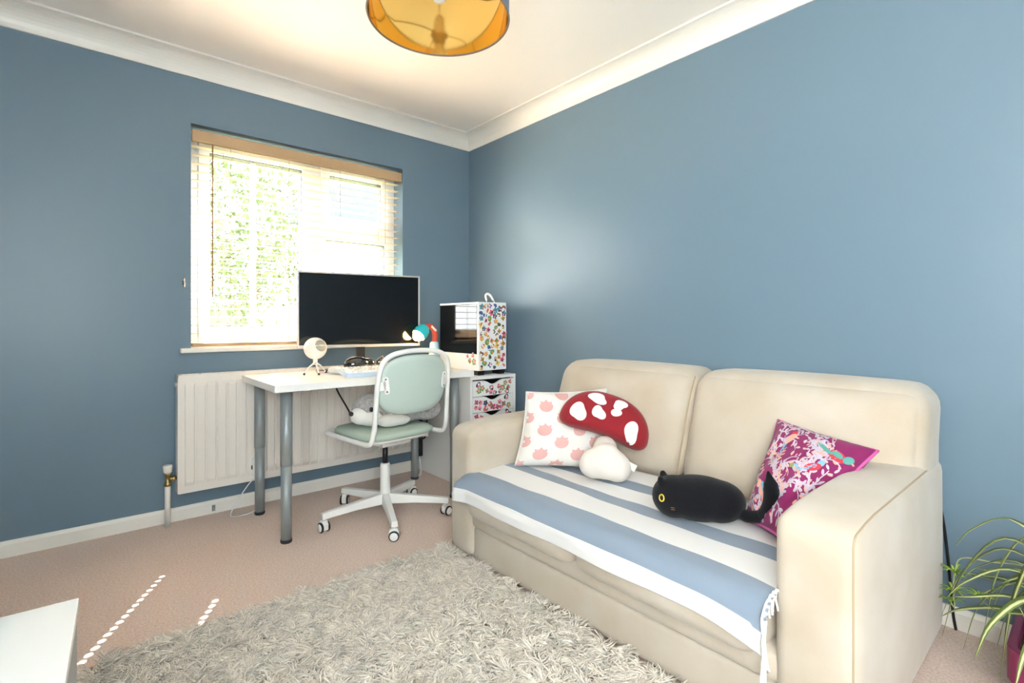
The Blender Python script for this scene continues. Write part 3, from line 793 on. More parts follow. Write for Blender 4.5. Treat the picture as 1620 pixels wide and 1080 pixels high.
for (a, b) in ((-2.006, -1.212), (-2.795, -2.0)):
    def lw(p, a=a, b=b):
        p = lean(p); m = (a+b)/2
        if p.z < .6: p.y = p.y  # cushions run over the arms
        return p
    cu = sbox('back_cushion', (-.40, a, .34 if False else .36), (-.13, b, .825), .075, 18, (.03, .0, .004, .004, 0, .012), lw)
# tufted seam between the back cushions
seam([(-.385, -2.003, .40), (-.335, -2.003, .55), (-.285, -2.003, .70), (-.235, -2.003, .80)], so, .003)
seam([(-.205, -2.772, .79), (-.235, -2.782, .72), (-.26, -2.784, .65), (-.285, -2.780, .59)], so, .0022)
for (x, y) in ((-.93, -1.30), (-.93, -2.72), (-.12, -1.30), (-.12, -2.72)):
    MB().lathe([(.02, 0), (.022, .014)], SO((x, y, 0)), 12).build('foot', M_black, so)

# ------------------------------------------------------------------ striped throw on the seat
def stripe_mat():
    m = bpy.data.materials.new('striped_throw'); m.use_nodes = True; nt = m.node_tree; b = nt.nodes['Principled BSDF']
    b.inputs['Roughness'].default_value = .95; b.inputs['Specular IOR Level'].default_value = .1; b.inputs['Sheen Weight'].default_value = .2
    uv = nt.nodes.new('ShaderNodeUVMap'); sx = nt.nodes.new('ShaderNodeSeparateXYZ'); nt.links.new(uv.outputs[0], sx.inputs[0])
    rp = nt.nodes.new('ShaderNodeValToRGB'); rp.color_ramp.interpolation = 'CONSTANT'
    Wc, Bc = srgb(226, 224, 221), srgb(122, 137, 154)
    stops = [(0, Wc), (.052, Bc), (.178, Wc), (.315, Bc), (.388, Wc), (.49, Bc), (.56, Wc)]
    e = rp.color_ramp.elements
    e[0].position = 0; e[0].color = Wc; e[1].position = stops[1][0]; e[1].color = Bc
    for p_, c_ in stops[2:]:
        n_ = e.new(p_); n_.color = c_
    nt.links.new(sx.outputs[1], rp.inputs[0])
    # woven threads
    wv = nt.nodes.new('ShaderNodeTexWave'); wv.inputs['Scale'].default_value = 130; wv.bands_direction = 'X'
    wv2 = nt.nodes.new('ShaderNodeTexWave'); wv2.inputs['Scale'].default_value = 130; wv2.bands_direction = 'Y'
    nt.links.new(uv.outputs[0], wv.inputs[0]); nt.links.new(uv.outputs[0], wv2.inputs[0])
    ml = nt.nodes.new('ShaderNodeMath'); ml.operation = 'MULTIPLY'; nt.links.new(wv.outputs['Fac'], ml.inputs[0]); nt.links.new(wv2.outputs['Fac'], ml.inputs[1])
    mx = nt.nodes.new('ShaderNodeMix'); mx.data_type = 'RGBA'; mx.inputs['B'].default_value = srgb(185, 192, 202)
    sc = nt.nodes.new('ShaderNodeMath'); sc.operation = 'MULTIPLY'; sc.inputs[1].default_value = .45; nt.links.new(ml.outputs[0], sc.inputs[0])
    nt.links.new(sc.outputs[0], mx.inputs['Factor']); nt.links.new(rp.outputs[0], mx.inputs['A']); nt.links.new(mx.outputs['Result'], b.inputs['Base Color'])
    bp = nt.nodes.new('ShaderNodeBump'); bp.inputs['Strength'].default_value = .25; bp.inputs['Distance'].default_value = .002
    nt.links.new(ml.outputs[0], bp.inputs['Height']); nt.links.new(bp.outputs[0], b.inputs['Normal'])
    return m
M_throw = stripe_mat()
tw = thing('striped_throw', 'blue and white striped cotton throw spread over sofa seat', 'throw', (-.7, -2.0, .37))
nu, nv = 110, 70
yl, yr = -1.375, -2.640
def throw_pt(u, s):
    """u 0..1 along the sofa, s = cloth length from the hanging front edge (m)"""
    y = yl+(yr-yl)*u
    drop = .034+.008*u**2+.02*max(0, (u-.86)/.14)**2           # how far it hangs below the bend
    top = .386; r = .062; xf = -1.052
    sag = .008*math.sin(u*9)+.006*math.sin(u*23+1)
    if s < drop: x, z = xf, top-r-(drop-s)
    elif s < drop+r*PI/2:
        t = (s-drop)/r; x = xf+r*(1-math.cos(t)); z = top-r+r*math.sin(t)
    else:
        d = s-drop-r*PI/2; x = xf+r+d; z = top
        z += .006*math.sin(x*14+u*5)*min(1, d*6)
    z += .004*noise.noise(Vector((x*7, y*7, 1)))
    if s < drop: x += .006*math.sin(u*17)-.004
    e = max(0, (u-.965)/.035); z -= .0*e
    if u < .05: # left end lifts a little against the arm
        x -= .02*(1-u/.05)*(1 if s < drop+.05 else .3)
    return (x+.7, y+2.0, z-.37)
mb = MB(); L = .70
uvs = []
for j in range(nv):
    for i in range(nu):
        u = i/(nu-1); s = L*(j/(nv-1))**1.25
        mb.v.append(throw_pt(u, s)); uvs.append((u*1.26, s))
for j in range(nv-1):
    for i in range(nu-1):
        a = j*nu+i; mb.f.append((a, a+1, a+nu+1, a+nu)); mb.m.append(0); mb.smooth.append(True)
cl = mb.build('cloth', M_throw, tw)
ul = cl.data.uv_layers.new(name='UVMap')
for lp_ in cl.data.loops: ul.data[lp_.index].uv = uvs[lp_.vertex_index]
sd = cl.modifiers.new('s', 'SOLIDIFY'); sd.thickness = .006; sd.offset = -1
M_fringe = mat('fringe_cotton', srgb(240, 238, 232), .95)
r = random.Random(9)
for k in range(14):
    s = .0+k*.016; p0 = Vector(throw_pt(1, s)); 
    if k < 6:
        pts = [p0, p0+Vector((-.012+r.uniform(-.004, .004), -.004, -.02)), p0+Vector((-.014+r.uniform(-.012, .012), -.004+r.uniform(-.008, .003), -.06)), p0+Vector((-.012+r.uniform(-.014, .014), -.002+r.uniform(-.01, .004), -.085-r.uniform(0, .03)))]
    else: pts = [p0, p0+Vector((-.014, .002, .004)), p0+Vector((-.022+r.uniform(-.006, .006), .004, -.014)), p0+Vector((-.02, .004+r.uniform(-.004, .004), -.045))]
    MB().tube(smooth_path(pts, 4), [.004]*4+[.0028]*(len(smooth_path(pts, 4))-5)+[.004], 6).build('tassel', M_fringe, tw)

# ------------------------------------------------------------------ cushions
class Cushion:
    def __init__(s, tl, tr, br, bl, thick, pinch=.06, flip=1, wr=.006, seed=0):
        s.c = [Vector(p) for p in (tl, tr, br, bl)]; s.t = thick; s.pinch = pinch; s.wr = wr; s.seed = seed
        n = (s.c[1]-s.c[0]).cross(s.c[3]-s.c[0]).normalized()
        s.n = n*flip
    def P(s, u, v, side=1, off=0):
        """u,v in -1..1"""
        a = s.pinch; uu = u*(1-a*(1-v*v)); vv = v*(1-a*(1-u*u))
        x, y = (uu+1)/2, (1-vv)/2
        top = s.c[0].lerp(s.c[1], x); bot = s.c[3].lerp(s.c[2], x); p = top.lerp(bot, y)
        w = max(0, 1-u*u)**.5*max(0, 1-v*v)**.5
        w = w**.85
        q = noise.noise(Vector((u*2.2+s.seed, v*2.2, side)))*s.wr*min(1, w*2)+noise.noise(Vector((u*5+s.seed, v*2.0+u*2, side+4)))*s.wr*.5*min(1, w*2)
        return p+s.n*(side*(s.t*w+.002)+q+off)
    def mesh(s, n=40):
        mb = MB(); g = lambda i: math.sin((i/(n-1)-.5)*PI)
        for side in (1, -1):
            for j in range(n):
                for i in range(n): mb.v.append(tuple(s.P(g(i), g(j), side)))
        N = n*n
        for j in range(n-1):
            for i in range(n-1):
                a = j*n+i; mb.f.append((a, a+1, a+n+1, a+n)); mb.f.append((N+a+n, N+a+n+1, N+a+1, N+a))
        ring = [(i, 0) for i in range(n-1)]+[(n-1, j) for j in range(n-1)]+[(i, n-1) for i in range(n-1, 0, -1)]+[(0, j) for j in range(n-1, 0, -1)]
        for k in range(len(ring)):
            a = ring[k][1]*n+ring[k][0]; b = ring[(k+1) % len(ring)]; b = b[1]*n+b[0]; mb.f.append((a, N+a, N+b, b))
        mb.m = [0]*len(mb.f); mb.smooth = [True]*len(mb.f); return mb
    def piping(s, r, n=24):
        ring = [(-1+2*i/n, 1) for i in range(n)]+[(1, 1-2*i/n) for i in range(n)]+[(1-2*i/n, -1) for i in range(n)]+[(-1, -1+2*i/n) for i in range(n)]
        return MB().tube([s.P(u, v, 0) for u, v in ring], r, 7, closed=True)
    def patch(s, mb, outline, cu, cv, mi=0, off=.0012, rings=3):
        """star-shaped flat print following the surface; outline relative to (cu, cv)"""
        n = len(outline); o = len(mb.v)
        mb.v.append(tuple(s.P(cu, cv, 1, off)))
        for k in range(1, rings+1):
            for (a, b) in outline: mb.v.append(tuple(s.P(max(-.985, min(.985, cu+a*k/rings)), max(-.985, min(.985, cv+b*k/rings)), 1, off)))
        for i in range(n):
            j = (i+1) % n; mb.f.append((o, o+1+i, o+1+j)); mb.m.append(mi); mb.smooth.append(True)
            for k in range(rings-1):
                a = o+1+k*n; mb.f.append((a+i, a+n+i, a+n+j, a+j)); mb.m.append(mi); mb.smooth.append(True)
    def strip(s, mb, pts, w, mi=0, off=.0012):
        o = len(mb.v); n = len(pts)
        for i, (u, v) in enumerate(pts):
            a = pts[max(0, i-1)]; b = pts[min(n-1, i+1)]; d = math.hypot(b[0]-a[0], b[1]-a[1])+1e-9
            nx, ny = -(b[1]-a[1])/d, (b[0]-a[0])/d; ww = w[i] if isinstance(w, list) else w
            for sg in (1, -1): mb.v.append(tuple(s.P(max(-.985, min(.985, u+nx*ww*sg)), max(-.985, min(.985, v+ny*ww*sg)), 1, off)))
        for i in range(n-1):
            mb.f.append((o+2*i, o+2*i+1, o+2*i+3, o+2*i+2)); mb.m.append(mi); mb.smooth.append(True)

# white cushion with pink tulips
wc = thing('tulip_cushion', 'white cushion printed with pink tulips against the left sofa arm', 'cushion', (-.62, -1.55, .385))
def rel(o, p): return Vector(p)-o.location
cw_ = Cushion(rel(wc, (-.70, -1.425, .715)), rel(wc, (-.335, -1.60, .715)), rel(wc, (-.50, -1.755, .392)), rel(wc, (-.775, -1.432, .392)), .082, .065, 1, .009, 3)
if cw_.n.dot(Vector((-.5, -.85, .2))) < 0: cw_.n = -cw_.n
M_wc = mat('white_cotton', srgb(224, 220, 213), .9, sheen=.2, bump=.08, bscale=400)
M_pinkp = mat('pink_print', srgb(216, 168, 162), .9)
cw_.mesh().build('cover', M_wc, wc)
tulip = []
for i in range(56):
    t = 2*PI*i/56; q = 1.0
    if math.sin(t) > .35: q = .9+.34*max(0, math.cos((t-PI/2)*8))**1.2
    tulip.append((.155*math.cos(t)*q, .155*math.sin(t)*q))
for row in range(7):
    for col in range(4):
        u = -1.0+col*.80+(.40 if row % 2 else 0); v = .95-row*.325
        if abs(u) > 1.06 or abs(v) > 1.06: continue
        mb = MB(); cw_.patch(mb, tulip, u, v); mb.build('tulip_print', M_pinkp, wc)
cw_.piping(.0032).build('piping', M_wc, wc)

# magenta cushion with birds and branches
pk = thing('bird_cushion', 'magenta cushion printed with birds and branches leaning on right sofa arm', 'cushion', (-.55, -2.5, .385))
ck = Cushion(rel(pk, (-.335, -2.385, .680)), rel(pk, (-.40, -2.70, .640)), rel(pk, (-.80, -2.60, .43)), rel(pk, (-.63, -2.40, .398)), .075, .06, 1, .016, 8)
if ck.n.dot(Vector((-.5, .3, .6))) < 0: ck.n = -ck.n
M_mag = mat('magenta_velvet', srgb(134, 16, 88), .75, sheen=.1, var=.08, vscale=14)
M_lil = mat('lilac_print', srgb(196, 182, 196), .85, var=.08, vscale=40); M_pip = mat('pink_piping', srgb(208, 92, 158), .8)
M_bt = mat('print_teal', srgb(92, 160, 150), .85); M_br = mat('print_red', srgb(206, 60, 72), .85); M_bb = mat('print_sky', srgb(120, 180, 214), .85)
M_bg = mat('print_lime', srgb(150, 156, 92), .85); M_bp = mat('print_peach', srgb(234, 168, 150), .85)
ck.mesh(44).build('cover', M_mag, pk); ck.piping(.0055).build('piping', M_pip, pk)
r = random.Random(21); mb = MB()
leafo = [(math.cos(2*PI*i/8), .45*math.sin(2*PI*i/8)) for i in range(8)]
def rot_leaf(l, a): return [(l*(x*math.cos(a)-y*math.sin(a)), l*(x*math.sin(a)+y*math.cos(a))) for x, y in leafo]
def branch(u, v, a, n, w, depth):
    pts = [(u, v)]
    for i in range(n):
        a += r.uniform(-.45, .45); u += .07*math.cos(a); v += .07*math.sin(a); pts.append((u, v))
        if abs(u) > .97 or abs(v) > .97: break
        if r.random() < .75:
            for q in range(r.randint(1, 2)):
                b = a+r.choice((-1, 1))*r.uniform(.6, 1.3); l = r.uniform(.035, .06)
                ck.patch(mb, rot_leaf(l, b), u+1.3*l*math.cos(b), v+1.3*l*math.sin(b), r.choice((0, 0, 0, 1)), .0014, 1)
        if depth and r.random() < .3: branch(u, v, a+r.choice((-1, 1))*r.uniform(.6, 1.1), n//2+1, w*.65, depth-1)
    ck.strip(mb, pts, [w*(1-.6*i/len(pts)) for i in range(len(pts))], 0, .0013)
for (u, v, a, n, w) in ((-.9, -.85, .9, 16, .034), (.25, -.95, 1.9, 17, .032), (.85, -.4, 2.4, 12, .028), (-.95, .15, .4, 13, .026), (-.4, .95, -.7, 11, .024), (.9, .55, 3.0, 10, .024), (-.2, -.5, .2, 9, .024)):
    branch(u, v, a, n, w, 2)
def bird(u, v, a, sc, cs):
    ca, sa = math.cos(a), math.sin(a)
    def tr(p): return [(sc*(x*ca-y*sa), sc*(x*sa+y*ca)) for x, y in p]
    el = lambda rx, ry, n=12: [(rx*math.cos(2*PI*i/n), ry*math.sin(2*PI*i/n)) for i in range(n)]
    for (dx, dy, rx, ry, c) in ((0, 0, .17, .085, cs[0]), (.16, .06, .075, .07, cs[1]), (-.22, -.03, .16, .035, cs[2]), (-.02, .02, .11, .045, cs[2]), (.25, .06, .03, .014, 4)):
        ck.patch(mb, tr(el(rx, ry)), u+sc*(dx*ca-dy*sa), v+sc*(dx*sa+dy*ca), c, .0016+.0003*(c % 3), 2)
bird(.68, .55, -.3, 1.15, (3, 2, 2)); bird(-.35, .55, 1.1, .9, (4, 3, 6)); bird(.5, .15, .6, .9, (3, 6, 6)); bird(-.45, -.55, 2.3, 1.0, (6, 4, 1))
bird(-.85, -.55, .9, .7, (4, 2, 3)); bird(.2, .0, 2.6, .7, (6, 5, 1))
mb.build('bird_print', [M_lil, M_bp, M_bt, M_br, M_bp, M_bg, M_bb], pk)

# mushroom plush
mu = thing('mushroom_plush', 'red and white spotted mushroom plush beside the tulip cushion', 'plush toy', (-.52, -1.77, .385))
M_red = mat('red_felt', srgb(140, 18, 30), .9, sheen=.15, bump=.3, bscale=300)
M_spot = mat('white_felt', srgb(226, 222, 218), .9, bump=.2, bscale=300)
M_stem = mat('ivory_plush', srgb(218, 210, 201), .95, bump=.3, bscale=260)
# local frame: e1 across, e2 up, e3 towards viewer
e1 = Vector((.55, -.78, -.30)).normalized(); e3 = Vector((-.72, -.62, .28)); e3 = (e3-e1*e3.dot(e1)).normalized(); e2 = e3.cross(e1)
Mm = Matrix((( e1.x, e2.x, e3.x, -.03), (e1.y, e2.y, e3.y, .02), (e1.z, e2.z, e3.z, .195), (0, 0, 0, 1)))
def cap_pt(t, q, side):
    """outline angle t, radius fraction q"""
    # kidney outline
    ct, st_ = math.cos(t), math.sin(t)
    x = .195*math.copysign(abs(ct)**.85, ct)
    y = .150*st_ if st_ > 0 else .088*st_
    if st_ <= 0: y += .058*(1-(x/.195)**2)**1.3
    x *= q; y = .02+(y-.02)*q
    z = side*.068*max(0, 1-q**2.6)**.5
    return x, y, z
mb = MB(); nt_, nq = 64, 14
for side in (1, -1):
    for j in range(nq+1):
        for i in range(nt_): mb.v.append(tuple(Mm @ Vector(cap_pt(2*PI*i/nt_, math.sin(PI/2*j/nq), side))))
N = nt_*(nq+1)
for s in (0, 1):
    for j in range(nq):
        for i in range(nt_):
            a = s*N+j*nt_+i; b = s*N+j*nt_+(i+1) % nt_; f = (a, a+nt_, b+nt_, b); mb.f.append(f if s == 0 else f[::-1])
mb.m = [0]*len(mb.f); mb.smooth = [True]*len(mb.f)
cap = mb.build('cap', M_red, mu)
def cap_surf(x, y, off):
    # find height of the cap front at (x, y)
    dx, dy = x, y-.02; d = math.hypot(dx, dy); lo_, hi_ = 0, 2*PI
    best = None
    for i in range(180):
        t = 2*PI*i/180; X, Y, _ = cap_pt(t, 1, 1); a = math.atan2(Y-.02, X); df = abs((a-math.atan2(dy, dx)+PI) % (2*PI)-PI)
        if best is None or df < best[0]: best = (df, math.hypot(X, Y-.02))
    q = min(.985, d/best[1]); return Mm @ Vector((x, y, .068*max(0, 1-q**2.6)**.5+off))
def spot(cx, cy, rx, ry, rot, lob, ph):
    mb = MB(); n = 26; mb.v.append(tuple(cap_surf(cx, cy, .0035)))
    for k in range(1, 5):
        for i in range(n):
            t = 2*PI*i/n; q = (1+lob*math.cos(2*t+ph)+lob*.6*math.cos(3*t+1.3*ph))*min(k, 3.9)/4*1.02
            x, y = rx*q*math.cos(t), ry*q*math.sin(t)
            mb.v.append(tuple(cap_surf(cx+x*math.cos(rot)-y*math.sin(rot), cy+x*math.sin(rot)+y*math.cos(rot), .0032 if k < 4 else .0004)))
    for i in range(n):
        j = (i+1) % n; mb.f.append((0, 1+i, 1+j))
        for k in range(3): mb.f.append((1+k*n+i, 1+(k+1)*n+i, 1+(k+1)*n+j, 1+k*n+j))
    mb.m = [0]*len(mb.f); mb.smooth = [True]*len(mb.f); return mb.build('spot', M_spot, cap)
spot(-.118, .028, .034, .040, -.3, .16, .6); spot(-.058, .108, .043, .022, .1, .18, 2.2); spot(-.035, .050, .027, .029, .2, .18, 1.2)
spot(.040, .112, .030, .022, 0, .2, 4.1); spot(.034, .074, .022, .017, .3, .06, 0); spot(.116, .018, .032, .043, .15, .14, 2.9)
blob('stem', [((0, 0, 0), (.102, .06, .066)), ((-.045, 0, -.015), (.062, .05, .056)), ((.05, 0, -.012), (.056, .052, .058)), ((0, 0, .03), (.06, .045, .05)), ((-.01, .055, .055), (.052, .06, .05))], M_stem, mu, .007, 6)
stm = [c for c in mu.children if c.name.startswith('stem')][0]
stm.location = (-.105, -.055, .074); stm.rotation_euler = (-.15, .12, -.92)
tg = MB().box((-.0, -.002, -.016), (.045, .002, .012)).build('label_tag', M_spot, mu); tg.location = (-.062, -.128, .080); tg.rotation_euler = (0, .5, -.6)

# black cat plush
ct = thing('cat_plush', 'black loaf shaped cat plush with yellow eyes on striped throw', 'plush toy', (-.715, -2.285, .386), math.radians(-58))
M_bf = mat('black_plush', srgb(19, 19, 23), .95, spec=.15, sheen=.08, bump=.5, bscale=280)
bd = blob('body', [((0, 0, .072), (.135, .088, .072)), ((-.075, 0, .070), (.072, .075, .068)), ((.06, 0, .068), (.085, .078, .066)), ((-.118, -.03, .126), (.012, .016, .018)), ((-.112, .038, .126), (.012, .016, .018))], M_bf, ct, .006, 6)
mb = MB(); tp = smooth_path([(.11, -.02, .045), (.15, -.05, .045), (.185, -.08, .066), (.198, -.10, .11), (.198, -.105, .16), (.19, -.105, .205)], 6)
mb.tube(tp, [.016]*4+[.019]*8+[.022]*12+[.02, .02, .016, .012, .009, .006, .003][:len(tp)-24] if len(tp) > 24 else .022, 12).build('tail', M_bf, ct)
M_yel = mat('yellow_thread', srgb(226, 196, 70), .5); M_gold = mat('whisker_thread', srgb(150, 110, 70), .6)
def on_body(d):
    """point on the cat's body along a direction from its middle"""
    from mathutils.bvhtree import BVHTree
    bv = on_body.bv; c = Vector((-.04, 0, .07)); h = bv.ray_cast(c+Vector(d).normalized()*.5, -Vector(d).normalized()); return h[0], h[1]
from mathutils.bvhtree import BVHTree
on_body.bv = BVHTree.FromPolygons([v.co for v in bd.data.vertices], [tuple(p.vertices) for p in bd.data.polygons])
for d in ((-.75, -.62, .10), (-.75, .62, .10)):
    p_, n_ = on_body(d); q = n_.to_track_quat('Z', 'Y').to_matrix().to_4x4()
    M = Matrix.Translation(p_) @ q
    MB().tube([M @ Vector((.0085*math.cos(2*PI*i/18), .0105*math.sin(2*PI*i/18), .001)) for i in range(18)], .0022, 6, closed=True).build('eye_ring', M_yel, bd)
    MB().lathe([(.008, .0005), (.006, .002), (.0001, .0025)], n=14, close=True).xf(M).build('pupil', M_black, bd)
for dz in (-.16, -.24):
    pts = []
    for k in range(5):
        p_, n_ = on_body((-.52+k*.035, -.80, dz)); pts.append(p_+n_*.0006)
    MB().tube(pts, .0009, 5).build('whisker', M_gold, bd)

# ------------------------------------------------------------------ shaggy rug
RUG = (-2.262, -.99, -2.95, -1.195)
rg = thing('shag_rug', 'thick beige shag rug on the carpet in front of sofa', 'rug', ((RUG[0]+RUG[1])/2, (RUG[2]+RUG[3])/2, 0))
hw, hl = (RUG[1]-RUG[0])/2, (RUG[3]-RUG[2])/2
M_rugb = mat('rug_backing', srgb(140, 126, 110), .95)
MB().box((-hw, -hl, 0), (hw, hl, .010)).build('backing', M_rugb, rg)
def yarn_mat():
    m = mat('rug_yarn', srgb(220, 209, 195), .95, spec=.08, col2=srgb(238, 230, 219), vscale=60, sheen=.3)
    nt = m.node_tree; b = nt.nodes['Principled BSDF']; src = b.inputs['Base Color'].links[0].from_socket
    g = nt.nodes.new('ShaderNodeNewGeometry'); mr = nt.nodes.new('ShaderNodeMapRange'); mr.inputs['To Min'].default_value = .80; mr.inputs['To Max'].default_value = 1.22
    nt.links.new(g.outputs['Random Per Island'], mr.inputs['Value'])
    mx = nt.nodes.new('ShaderNodeVectorMath'); mx.operation = 'SCALE'; nt.links.new(src, mx.inputs[0]); nt.links.new(mr.outputs[0], mx.inputs['Scale']); nt.links.new(mx.outputs[0], b.inputs['Base Color'])
    return m
rs = np.random.default_rng(4)
def rug_strands(n, xr, yr):
    seg = 4; k = 3
    px = rs.uniform(*xr, n); py = rs.uniform(*yr, n)
    cl = np.stack([np.round(px/.024), np.round(py/.024)], 1)
    hsh = np.sin(cl[:, 0]*12.9898+cl[:, 1]*78.233)*43758.5453; hsh -= np.floor(hsh)
    hs2 = np.sin(cl[:, 0]*39.3+cl[:, 1]*11.1)*24634.6345; hs2 -= np.floor(hs2)
    az = hsh*2*np.pi+rs.normal(0, .65, n); ln = .028+.024*hs2+rs.uniform(-.006, .008, n)
    lean = .75+.5*rs.random(n)
    d = np.stack([np.cos(az), np.sin(az)], 1)
    V = np.zeros((n, seg, k, 3)); rad = rs.uniform(.0017, .0028, n)
    tt = np.linspace(0, 1, seg); prof = np.array([.9, 1.1, 1.0, .45])
    side = np.stack([-d[:, 1], d[:, 0]], 1)
    for i, t in enumerate(tt):
        ang = lean*(.35+.95*t)
        h = ln*t*np.cos(ang*.85); o = ln*t*np.sin(ang)
        wob = .004*np.sin(t*7+hsh*20)
        cx = px+d[:, 0]*o+side[:, 0]*wob; cy = py+d[:, 1]*o+side[:, 1]*wob; cz = .008+h
        for j in range(k):
            a = 2*np.pi*j/k; rr = rad*prof[i]
            V[:, i, j, 0] = cx+side[:, 0]*rr*np.cos(a)-d[:, 0]*rr*np.sin(a)*.6
            V[:, i, j, 1] = cy+side[:, 1]*rr*np.cos(a)-d[:, 1]*rr*np.sin(a)*.6
            V[:, i, j, 2] = cz+rr*np.sin(a)
    base = np.arange(n)[:, None]*seg*k
    F = []
    for i in range(seg-1):
        for j in range(k):
            j2 = (j+1) % k; F.append(np.stack([i*k+j, i*k+j2, (i+1)*k+j2, (i+1)*k+j] if False else [np.full(1, i*k+j), np.full(1, i*k+j2), np.full(1, (i+1)*k+j2), np.full(1, (i+1)*k+j)], 1)[0])
    F = np.array(F); faces = (base[:, :, None]+F[None]).reshape(-1, 4)
    return V.reshape(-1, 3), faces
Vr, Fr = rug_strands(64000, (-hw+.004, hw-.004), (-hl+.006, hl-.006))
me = bpy.data.meshes.new('pile'); me.vertices.add(len(Vr)); me.vertices.foreach_set('co', Vr.ravel())
me.loops.add(Fr.size); me.loops.foreach_set('vertex_index', Fr.ravel().astype(np.int32))
me.polygons.add(len(Fr)); me.polygons.foreach_set('loop_start', np.arange(0, Fr.size, 4, dtype=np.int32))
me.polygons.foreach_set('use_smooth', np.ones(len(Fr), bool)); me.update(calc_edges=True); me.validate()
me.materials.append(yarn_mat()); pile = bpy.data.objects.new('pile', me); C.objects.link(pile); pile.parent = rg; pile['kind'] = 'stuff'

# ------------------------------------------------------------------ pendant lamp
PX, PY = -1.372, -1.745
pn = thing('pendant_lamp', 'grey drum pendant lampshade lined in gold hanging from ceiling', 'lamp', (PX, PY, H))
M_shade = mat('shade_fabric', srgb(112, 128, 146), .85, bump=.15, bscale=500, var=.04, vscale=200)
M_gold = mat('gold_foil', srgb(246, 206, 120), .09, metal=1, bump=.015, bscale=14)
sr = .228; zb, zt = 2.022-H, 2.022-H+.26
sh = MB().lathe([(sr, zb), (sr, zt)], n=72, close=True).build('shade', M_shade, pn)
MB().lathe([(sr-.0025, zt), (sr-.0025, zb)], n=72, close=True).build('lining', M_gold, sh)
M_rim = mat('shade_rim', srgb(120, 104, 92), .5)
for zq in (zb, zt): MB().tube([((sr-.001)*math.cos(2*PI*i/72), (sr-.001)*math.sin(2*PI*i/72), zq) for i in range(72)], .0034, 8, closed=True).build('rim', M_rim, sh)
MB().tube([((.022)*math.cos(2*PI*i/20), (.022)*math.sin(2*PI*i/20), zt-.06) for i in range(20)], .003, 6, closed=True).build('spider_ring', M_brass, pn)
for k in range(3):
    a = 2*PI*k/3+.5; MB().tube([(.022*math.cos(a), .022*math.sin(a), zt-.06), (.15*math.cos(a), .15*math.sin(a), zt-.05), (sr*math.cos(a), sr*math.sin(a), zt)], .0022, 6).build('spider_arm', M_brass, pn)
M_bulbg = mat('opal_bulb', srgb(250, 248, 244), .25)
MB().lathe([(.0001, 0), (.05, -.002), (.052, -.02), (.03, -.035), (.004, -.04)], n=28, close=True).build('ceiling_rose', M_trim, pn)
MB().tube([(0, 0, -.035), (0, 0, zt+.02)], .0032, 8).build('flex', M_trim, pn)
MB().lathe([(.006, zt+.025), (.016, zt+.01), (.019, zt-.04), (.028, zt-.055), (.028, zt-.066), (.0195, zt-.068), (.0195, zt-.1)], n=20).build('lamp_holder', M_trim, pn)
MB().lathe([(.013, zt-.1), (.014, zt-.115), (.026, zt-.145), (.030, zt-.168), (.026, zt-.19), (.014, zt-.204), (.0001, zt-.208)], n=24, close=True).build('bulb', M_bulbg, pn)

# ------------------------------------------------------------------ white low cabinet at the left, with a cyan tumbler
lc = thing('low_cabinet', 'low white cabinet with plain top at the left edge', 'cabinet', (-2.263, -1.737, 0), math.radians(-3))
MB().box((-.60, -.305, .428), (0, 0, .45)).build('top_panel', M_white, lc, bevel=.001)
MB().box((-.60, -1.2, .428), (-.001, -.309, .449)).build('top_panel', M_white, lc, bevel=.001)
M_cabs_shaded = mat('cabinet_side_shaded', srgb(168, 171, 171), .45)  # greyer than the top: the side's shade is put into its colour
MB().box((-.02, -1.2, 0), (-.003, -.003, .428)).build('side_panel', M_cabs_shaded, lc)
MB().box((-.60, -.02, 0), (-.02, -.003, .428)).build('side_panel', M_cabs_shaded, lc)
MB().box((-.60, -1.2, 0), (-.02, -1.18, .428)).build('side_panel', M_cabs_shaded, lc)
tb = thing('tumbler', 'cyan glass tumbler on the low white cabinet, cut by frame edge', 'glass', (-2.425, -1.83, .4505))
M_cyan = glass_mat('cyan_glass', (.35, .8, .86, 1), .09, .02)
MB().lathe([(.0001, .004), (.04, .004), (.047, .115), (.05, .115), (.043, 0), (.0001, 0)], n=32, close=True).build('wall', M_cyan, tb)
MB().tube([(.0485*math.cos(2*PI*i/32), .0485*math.sin(2*PI*i/32), .1155) for i in range(32)], .0022, 6, closed=True).build('rim', M_cyan, tb)

# ------------------------------------------------------------------ spider plant in a magenta tub
tub = thing('plant_tub', 'magenta plastic tub with floral label holding the spider plant', 'plant pot', (-.36, -3.135, 0))
M_tub = mat('magenta_plastic', srgb(130, 44, 82), .35)
MB().prism(rounded(.255, .255, .04, 5), 'z', 0, .15).build('body', M_tub, tub, bevel=.004)
mb = MB(); ro = rounded(.29, .29, .05, 5); ri = rounded(.25, .25, .035, 5); n = len(ro)
vs = [(x, y, .13) for x, y in ro]+[(x, y, .215) for x, y in ro]+[(x, y, .215) for x, y in ri]+[(x, y, .15) for x, y in ri]
fs = []
for i in range(n):
    j = (i+1) % n
    for k in range(4): a = k*n; b = ((k+1) % 4)*n; fs.append((a+i, a+j, b+j, b+i))
mb.add(vs, fs, 0, False); mb.build('rim', M_tub, tub, bevel=.004)
M_lab = mat('label_paper', srgb(240, 228, 214), .5, col2=srgb(230, 160, 90), vscale=40)
MB().box((-.1462, -.05, .145), (-.1452, .07, .195)).build('label', M_lab, tub)
MB().box((-.05, .1452, .145), (.07, .1462, .195)).build('label', M_lab, tub)
M_soil = mat('soil', srgb(60, 46, 36), .95, bump=1, bscale=80)
MB().box((-.125, -.125, .15), (.125, .125, .185)).build('soil', M_soil, tub)

